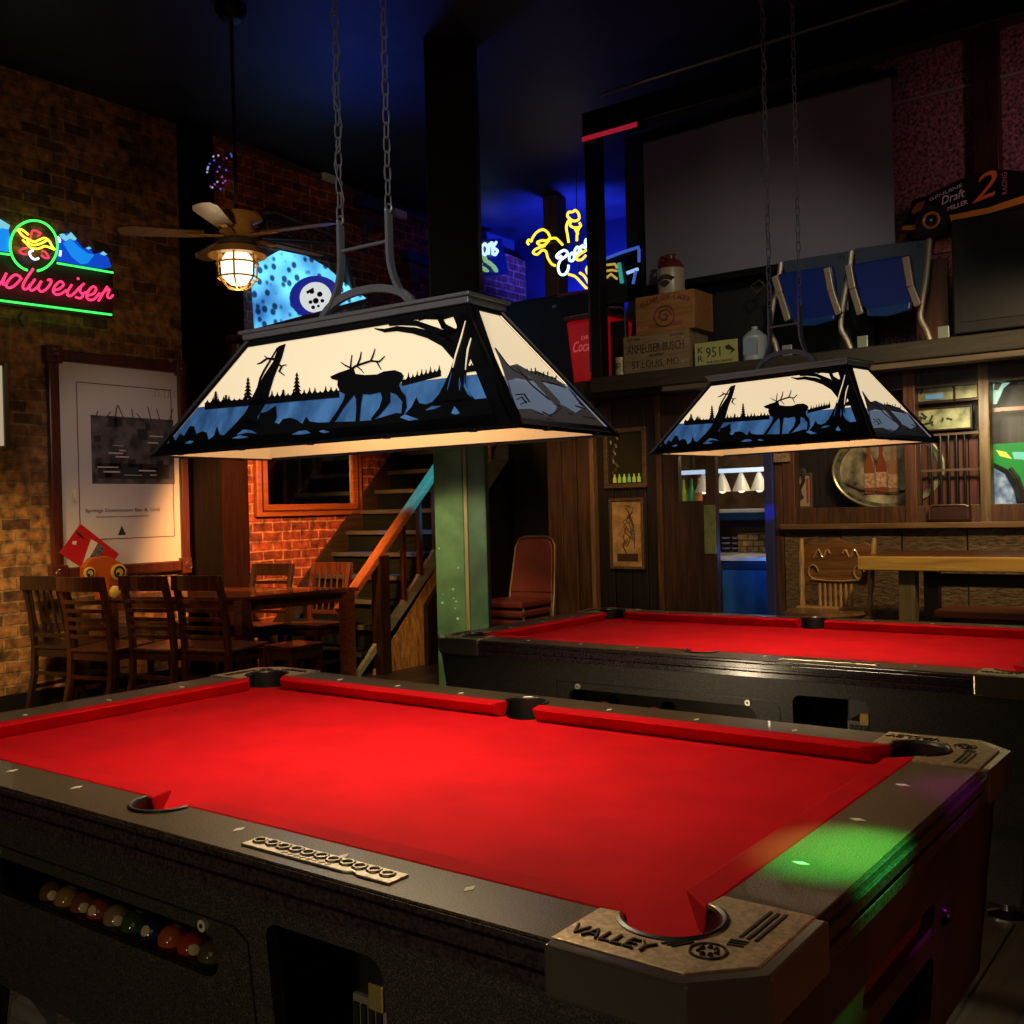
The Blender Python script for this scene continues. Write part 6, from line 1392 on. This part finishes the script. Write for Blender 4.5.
for v in (434, 470): zz = onY(950, v, IY).z; MB().box(onY(919, v, IY).x, onY(981, v, IY).x, IY - .008, IY + .008, zz - .008, zz + .008).obj('cross_rail', mat('gate_rail', (.12, .08, .05), .4, .4) if 'gate_rail' not in bpy.data.materials else bpy.data.materials['gate_rail'], t)
x0, x1 = onY(932, 512, YB + .03).x, onY(974, 512, YB + .03).x
t = thing('brown_box', 'dark brown rounded box on the window ledge before the iron gate', 'box', ((x0 + x1) / 2, YB + .03, wz + .012))
zq = onY(950, 504, YB + .03).z
MB().box(x0, x1, YB - .065, YB - .012, wz + .012, zq).obj('box_body', mat('box_brown', (.04, .014, .008), .4), t, bevel=.02, seg=3)
MB().tube([(x0 + .01, YB - .068, wz + .03), (x0 + .01, YB - .068, zq - .02), (x0 + .03, YB - .068, zq - .006), (x1 - .03, YB - .068, zq - .006), (x1 - .01, YB - .068, zq - .02)], .005, 6).obj('edge_bead', FB, t, smooth=True)
# window at the right edge, its green reflections built as glowing shapes
GY = YB + .12
w2_ = struct('window_2', MB().box(onY(992, 440, YB + .05).x, 1.9, YB + .05, YB + .055, wz + .13, ZB - .13), glass('right_window_glass', fac=.012, rough=.5))
gl2 = thing('green_window_reflection', 'glossy green and yellow reflection in the right window, built as a glowing panel', 'lit sign', onY(1008, 500, GY))
GE = mat('reflection_green_lit', (.01, .12, .02), .15, emit=(.005, .22, .03), es=.9); 
e_ = lambda u, v, y=GY: onY(u, v, y)
MB().prism([e_(992, 444), e_(1060, 440), e_(1060, 508), e_(1026, 506), e_(1020, 485), e_(1008, 470), e_(992, 462)], (0, .05, 0)).obj('green_body', GE, gl2, bevel=.01)
MB().prism([e_(996, 450, GY - .004), e_(1006, 452, GY - .004), e_(1012, 459, GY - .004), e_(1000, 456, GY - .004)], (0, .004, 0)).obj('yellow_flash', mat('flash_yellow', (.4, .3, .02), .3, emit=(.8, .62, .06), es=.9), gl2)
MB().prism([e_(1012, 452, GY - .004), e_(1030, 452, GY - .004), e_(1030, 460, GY - .004), e_(1014, 459, GY - .004)], (0, .004, 0)).obj('cyan_flash', mat('flash_cyan', (.1, .35, .3), .3, emit=(.12, .5, .4), es=.7), gl2)
MB().prism([e_(993, 468, GY + .02), e_(1004, 474, GY + .02), e_(1013, 490, GY + .02), e_(1016, 505, GY + .02), e_(993, 508, GY + .02)], (0, .03, 0)).obj('blue_white_disc', mat('disc_blue', (.03, .06, .12), .3, col2=(.45, .6, .75), nscale=16, emit=(.10, .16, .25), es=.6), gl2)
MB().tube([e_(1010, 468, GY - .01), e_(1018, 478, GY - .01), e_(1022, 490, GY - .01), e_(1024, 506, GY - .01)], .014, 6).obj('dark_arc', BLACK, gl2)
mg = thing('mint_reflection', 'mint green torn-edged reflection in the upper right window, built as a glowing sheet', 'lit sign', e_(1005, 400))  # window reflection modelled as a glowing sheet
MB().prism([e_(993, 370), e_(1014, 368), e_(1016, 378), e_(1010, 382), (e_(1003, 388)), e_(1000, 396), e_(996, 404), e_(993, 404)], (0, .02, 0)).obj('mint_sheet', mat('mint_lit', (.12, .35, .28), .4, col2=(.35, .6, .5), nscale=14, emit=(.22, .50, .40), es=.8), mg)
MB().prism([e_(995, 378, GY - .004), e_(1003, 374, GY - .004), e_(1004, 380, GY - .004), e_(998, 390, GY - .004), e_(994, 390, GY - .004)], (0, .004, 0)).obj('dark_shape', BLACK, mg)
MB().prism([e_(1014, 372), e_(1050, 368), e_(1050, 382), e_(1018, 384)], (0, .02, 0)).obj('dim_sheet', mat('mint_dim', (.02, .035, .03), .5), mg)
MB().box(e_(993, 409).x, 1.9, GY - .02, GY + .02, e_(1010, 411).z, e_(1010, 407).z).obj('orange_shelf', wood('shelf_orange', (.15, .06, .02), (.30, .13, .05), 'x'), mg)
# pressed-back oak chair
KX, KYc = (-.713 - .28) / 2, 4.42
OAK = wood('oak_pressed', (.08, .032, .010), (.26, .12, .04), 'x', 6, .3, .3, .3); OAKL = wood('oak_light', (.26, .13, .04), (.55, .32, .11), 'z', 7, .3, .1, .3)
oc_ = thing('pressed_back_chair', 'carved oak pressed-back chair with spindles against the wainscot', 'chair', (KX, KYc, 0))
sz_ = .69; wt = .205
MB().lathe([(0, 0), (.225, 0), (.235, .02), (.22, .035), (0, .03)], (KX, KYc - .18, sz_ - .03), seg=28).obj('seat', OAK, oc_, smooth=True)
MB().box(KX - wt - .02, KX + wt + .03, KYc - .06, KYc + .03, sz_ - .03, sz_ + .012).obj('seat_rail', OAKL, oc_, bevel=.008)
for s in (-1, 1):
    pts = [(KX + s * wt, KYc, sz_), (KX + s * (wt + .005), KYc + .01, sz_ + .12), (KX + s * (wt + .012), KYc + .03, sz_ + .26), (KX + s * (wt + .018), KYc + .06, sz_ + .42)]
    MB().tube(smooth_pts(pts, 4), [.016, .020, .017, .014, .018, .022, .018, .016, .018, .020, .018, .015, .012], 10).obj('back_post', OAKL, oc_, smooth=True)
    for y in (-.34, -.02): MB().tube([(KX + s * .15, KYc + y, sz_ - .02), (KX + s * .17, KYc + y, sz_ * .6), (KX + s * .19, KYc + y * 1.08, 0)], [.018, .024, .014], 10).obj('leg', OAK, oc_, smooth=True)
cr_ = [(-.185, .16), (-.17, .14), (.17, .14), (.185, .16), (.195, .30), (.205, .38), (.17, .40), (.12, .385), (.06, .395), (0, .425), (-.06, .395), (-.12, .385), (-.17, .40), (-.205, .38), (-.195, .30)]
cb_ = MB().prism([V((KX + a, KYc + .005 + b * .10, sz_ + b)) for a, b in cr_], (0, .022, 0)).obj('crest_board', OAK, oc_, bevel=.006)
mb = MB()
for s in (-1, 1):
    mb.tube([V((KX + s * (.04 + .10 * i / 10), KYc + .036, sz_ + .33 + .025 * math.sin(i * 1.1))) for i in range(11)], .007, 6)
    mb.tube([V((KX + s * .14 + .03 * math.cos(a), KYc + .02, sz_ + .22 + .04 * math.sin(a))) for a in [i * .5 for i in range(11)]], .006, 6)
mb.tube([V((KX - .15, KYc + .012, sz_ + .175)), V((KX - .05, KYc + .012, sz_ + .165)), V((KX + .05, KYc + .012, sz_ + .165)), V((KX + .15, KYc + .012, sz_ + .175))], .006, 6)
mb.obj('pressed_carving', OAKL, cb_, smooth=True)
for i in range(7):
    x = KX - .095 + i * .032; MB().lathe([(.006, 0), (.011, .03), (.007, .06), (.011, .09), (.006, .15)], (x, KYc + .006, sz_), seg=8).obj('spindle', OAKL, oc_, smooth=True)
# high wooden table at the right
HY = 4.12
hx0 = onY(857, 562, HY).x; hzt = onY(857, 556.5, HY).z
ht_ = thing('high_table', 'high table with a thick pale yellow wood edge, right of the oak chair', 'table', (hx0 + .8, HY + .3, 0))
MB().box(hx0, 1.75, HY, HY + .06, hzt - .078, hzt).obj('front_edge', wood('edge_yellow', (.34, .18, .03), (.62, .38, .09), 'x', 4, .35, .1), ht_, bevel=.006)
MB().box(hx0, 1.75, HY + .06, HY + .70, hzt - .05, hzt + .002).obj('table_top', wood('top_red', (.07, .02, .01), (.16, .05, .02), 'x', 4, .3), ht_, bevel=.004)
lx = onY(908, 600, HY + .06).x
for x in (lx, 1.55): MB().hexa([V((x + a * .045 + (0 if z else -.02), HY + .09 + b * .04, z)) for z in (0, hzt - .06) for a, b in ((-1, -1), (1, -1), (1, 1), (-1, 1))]).obj('leg', wood('leg_olive', (.08, .055, .025), (.20, .14, .065), 'z', 5), ht_, bevel=.005)
MB().box(lx, 1.7, HY + .45, HY + .50, onY(960, 587, HY + .45).z, onY(960, 574, HY + .45).z).obj('stretcher', wood('stretcher_olive', (.04, .04, .02), (.11, .11, .06), 'x', 5), ht_)
for x in (lx, 1.55): MB().box(x - .04, x + .04, HY + .52, HY + .60, 0, hzt - .05).obj('leg', bpy.data.materials['leg_olive'], ht_)
bx_ = thing('bench', 'low red-brown bench behind the second pool table at the right', 'bench', (onY(968, 612, 3.75).x, 3.75, 0))
x0, x1 = onY(934, 612, 3.7).x, 1.5; bz = onY(960, 611, 3.7).z
MB().box(x0, x1, 3.7, 4.0, bz - .04, bz).obj('seat', wood('bench_red', (.08, .02, .012), (.18, .05, .025), 'x', 5), bx_, bevel=.006)
MB().box(x0 + .03, x1 - .03, 3.72, 3.74, bz - .12, bz - .04).obj('apron', bpy.data.materials['bench_red'], bx_)
for x in (x0 + .06, x1 - .06):
    for y in (3.74, 3.96): MB().box(x - .025, x + .025, y - .02, y + .02, 0, bz - .04).obj('leg', bpy.data.materials['bench_red'], bx_)
# ================================================================== LIGHT
WARM = (1, .74, .42); AMB = (1, .55, .20)
light('lamp_one_glow', 'AREA', TM[lamp1.name] @ V((0, 0, .17)), 18, (1, .78, .48), .62, rot=(0, 0, A1), size_y=.10)
light('lamp_two_glow', 'AREA', TM[lamp2.name] @ V((0, 0, .17)), 15, (1, .78, .48), .5, rot=(0, 0, -.168), size_y=.10)
light('left_wall_wash', 'SPOT', (-4.1, .2, 2.0), 290, (1, .68, .27), .2, target=(-5.6, 1.45, .8), spot=56, blend=.8)
light('poster_light', 'SPOT', (-3.2, 1.4, 2.5), 48, (1, .78, .80), .1, target=(-5.6, 3.0, 1.75), spot=36, blend=.8)
light('upper_wall_wash', 'SPOT', (-3.0, .6, 1.6), 9, (1, .5, .25), .2, target=(-5.6, 2.9, 3.4), spot=70, blend=.8)
light('mirror_wall_spot', 'SPOT', (-4.0, 3.55, 2.0), 420, (1, .42, .13), .06, target=(-5.6, 4.4, .8), spot=84, blend=.6)  # added unseen spot for the orange wall light, no pendant hangs here
light('stair_glow', 'SPOT', (-3.1, 3.3, 1.75), 40, (1, .55, .2), .08, target=(-4.3, 5.0, .5), spot=60, blend=.6)
light('chair_top_light', 'SPOT', (-4.6, 2.9, 3.4), 140, (1, .60, .28), .06, target=(-4.7, 2.55, .8), spot=56, blend=.7)  # added unseen spot that highlights the chair crests
light('chair_row_light', 'SPOT', (-2.4, .2, 2.6), 95, (1, .52, .24), .15, target=(-4.5, 2.6, .6), spot=50, blend=.8)
light('fan_fill', 'SPOT', (-2.0, .9, 2.2), 60, (1, .72, .35), .05, target=(fx, fy, zm), spot=13, blend=.6)  # added unseen spot that brightens the fan housing
light('fan_lamp', 'POINT', (fx, fy, zl - .32), 8, (1, .7, .35), .08)
light('loft_blue', 'SPOT', (-4.5, 7.9, 3.3), 560, (.02, .04, 1), .1, target=(-4.75, 8.25, 4.6), spot=120, blend=.6)
light('stair_blue', 'SPOT', (-3.2, 5.0, 3.2), 2600, (.005, .30, 1), .05, target=(-4.35, 5.05, 1.66), spot=17, blend=.3)
light('ceiling_blue', 'SPOT', (-4.6, 4.6, 3.4), 28, (.015, .09, 1), .3, target=(-3.2, 3.8, 4.6), spot=110, blend=1)
light('ledge_light', 'SPOT', (.6, 2.2, 3.6), 130, (1, .80, .55), .15, target=(-1.3, 4.95, 2.35), spot=52, blend=.9)
light('plaster_light', 'SPOT', (1.2, 4.2, 3.4), 30, (1, .45, .5), .15, target=(.4, 6.0, 3.5), spot=70, blend=1)
light('wainscot_light', 'SPOT', (.9, 3.0, 2.9), 190, (1, .72, .38), .1, target=(.1, 5.2, 1.0), spot=70, blend=.7)
light('alcove_light', 'SPOT', (-1.9, 3.4, 2.6), 75, (1, .62, .28), .1, target=(-2.85, 5.3, .9), spot=48, blend=.7)
light('kitchen_light', 'POINT', (-1.5, 6.1, 2.0), 20, (1, .8, .5), .15)
light('kitchen_blue', 'POINT', (-1.35, 5.42, 1.0), 3, (.1, .3, 1), .05)
light('tray_light', 'SPOT', (.2, 4.7, 1.95), 26, (1, .85, .55), .06, target=(.15, 5.4, 1.55), spot=90, blend=.8)
light('rail_green', 'SPOT', (1.9, 1.4, 3.3), 3200, (.05, 1, .12), .02, target=(1.145, -.17, .8), spot=5.5, blend=1)  # added unseen spot, turns a patch of the rail green
light('rail_magenta', 'SPOT', (1.7, 1.0, 2.6), 130, (.8, .05, 1), .02, target=(1.21, .28, .77), spot=8, blend=1)  # added unseen spot, tints the moulding edge magenta
light('end_red_light', 'SPOT', (2.9, .2, 1.0), 26, (1, .28, .10), .15, target=(1.2, -.1, .6), spot=60, blend=.8)  # added light out of view, reddens the cabinet end
light('jamb_light', 'SPOT', (-.9, 4.3, 1.6), 60, (.02, .05, 1), .01, target=(-1.22, 5.15, 1.27), spot=8, blend=.7)  # added unseen spot for the blue patch on the jamb
light('lamp_front_fill', 'SPOT', (1.3, -2.7, 2.7), 130, (1, .97, .93), .3, target=(-.03, .05, 1.82), spot=25, blend=.6)  # added fill on the near lamp's face and cap, no fixture there
light('second_lamp_fill', 'SPOT', (1.5, -2.2, 2.6), 70, (.80, .88, 1), .2, target=(.1, 2.2, 2.12), spot=27, blend=.8)  # added fill on the far lamp's front and chains, not its own light
light('floor_fill', 'SPOT', (2.3, .9, 2.3), 22, (1, .72, .4), .1, target=(1.55, 1.35, 0), spot=46, blend=.8)  # added unseen fill over the boards beside the tables
light('room_fill', 'AREA', (1.6, -3.2, 2.2), 5, (1, .80, .58), 1.6, target=(0, 1.2, .7))
light('post_light', 'SPOT', (-1.9, 2.5, 2.1), 150, (1, .88, .5), .08, target=(-2.9, 3.8, .75), spot=38, blend=.5)
light('cabinet_fill', 'SPOT', (.5, -3.3, .62), 42, (1, .8, .5), .15, target=(.1, -.6, .56), spot=60, blend=.8)  # added low fill out of view for the near cabinet side
light('second_cabinet_fill', 'SPOT', (-.15, .80, .60), 13, (1, .78, .5), .02, target=(-.1, 1.65, .6), spot=130, blend=.9)  # added unseen fill between the tables for the far cabinet side
wd = bpy.data.worlds.new('world'); SC.world = wd; wd.use_nodes = True
wd.node_tree.nodes['Background'].inputs[0].default_value = (.02, .025, .05, 1); wd.node_tree.nodes['Background'].inputs[1].default_value = .3
vs = SC.view_settings; vs.view_transform = 'Standard'; vs.look = 'None'; vs.gamma = 1; vs.use_curve_mapping = False; vs.exposure = 0
SC.cycles.max_bounces = 6; SC.cycles.sample_clamp_indirect = 4
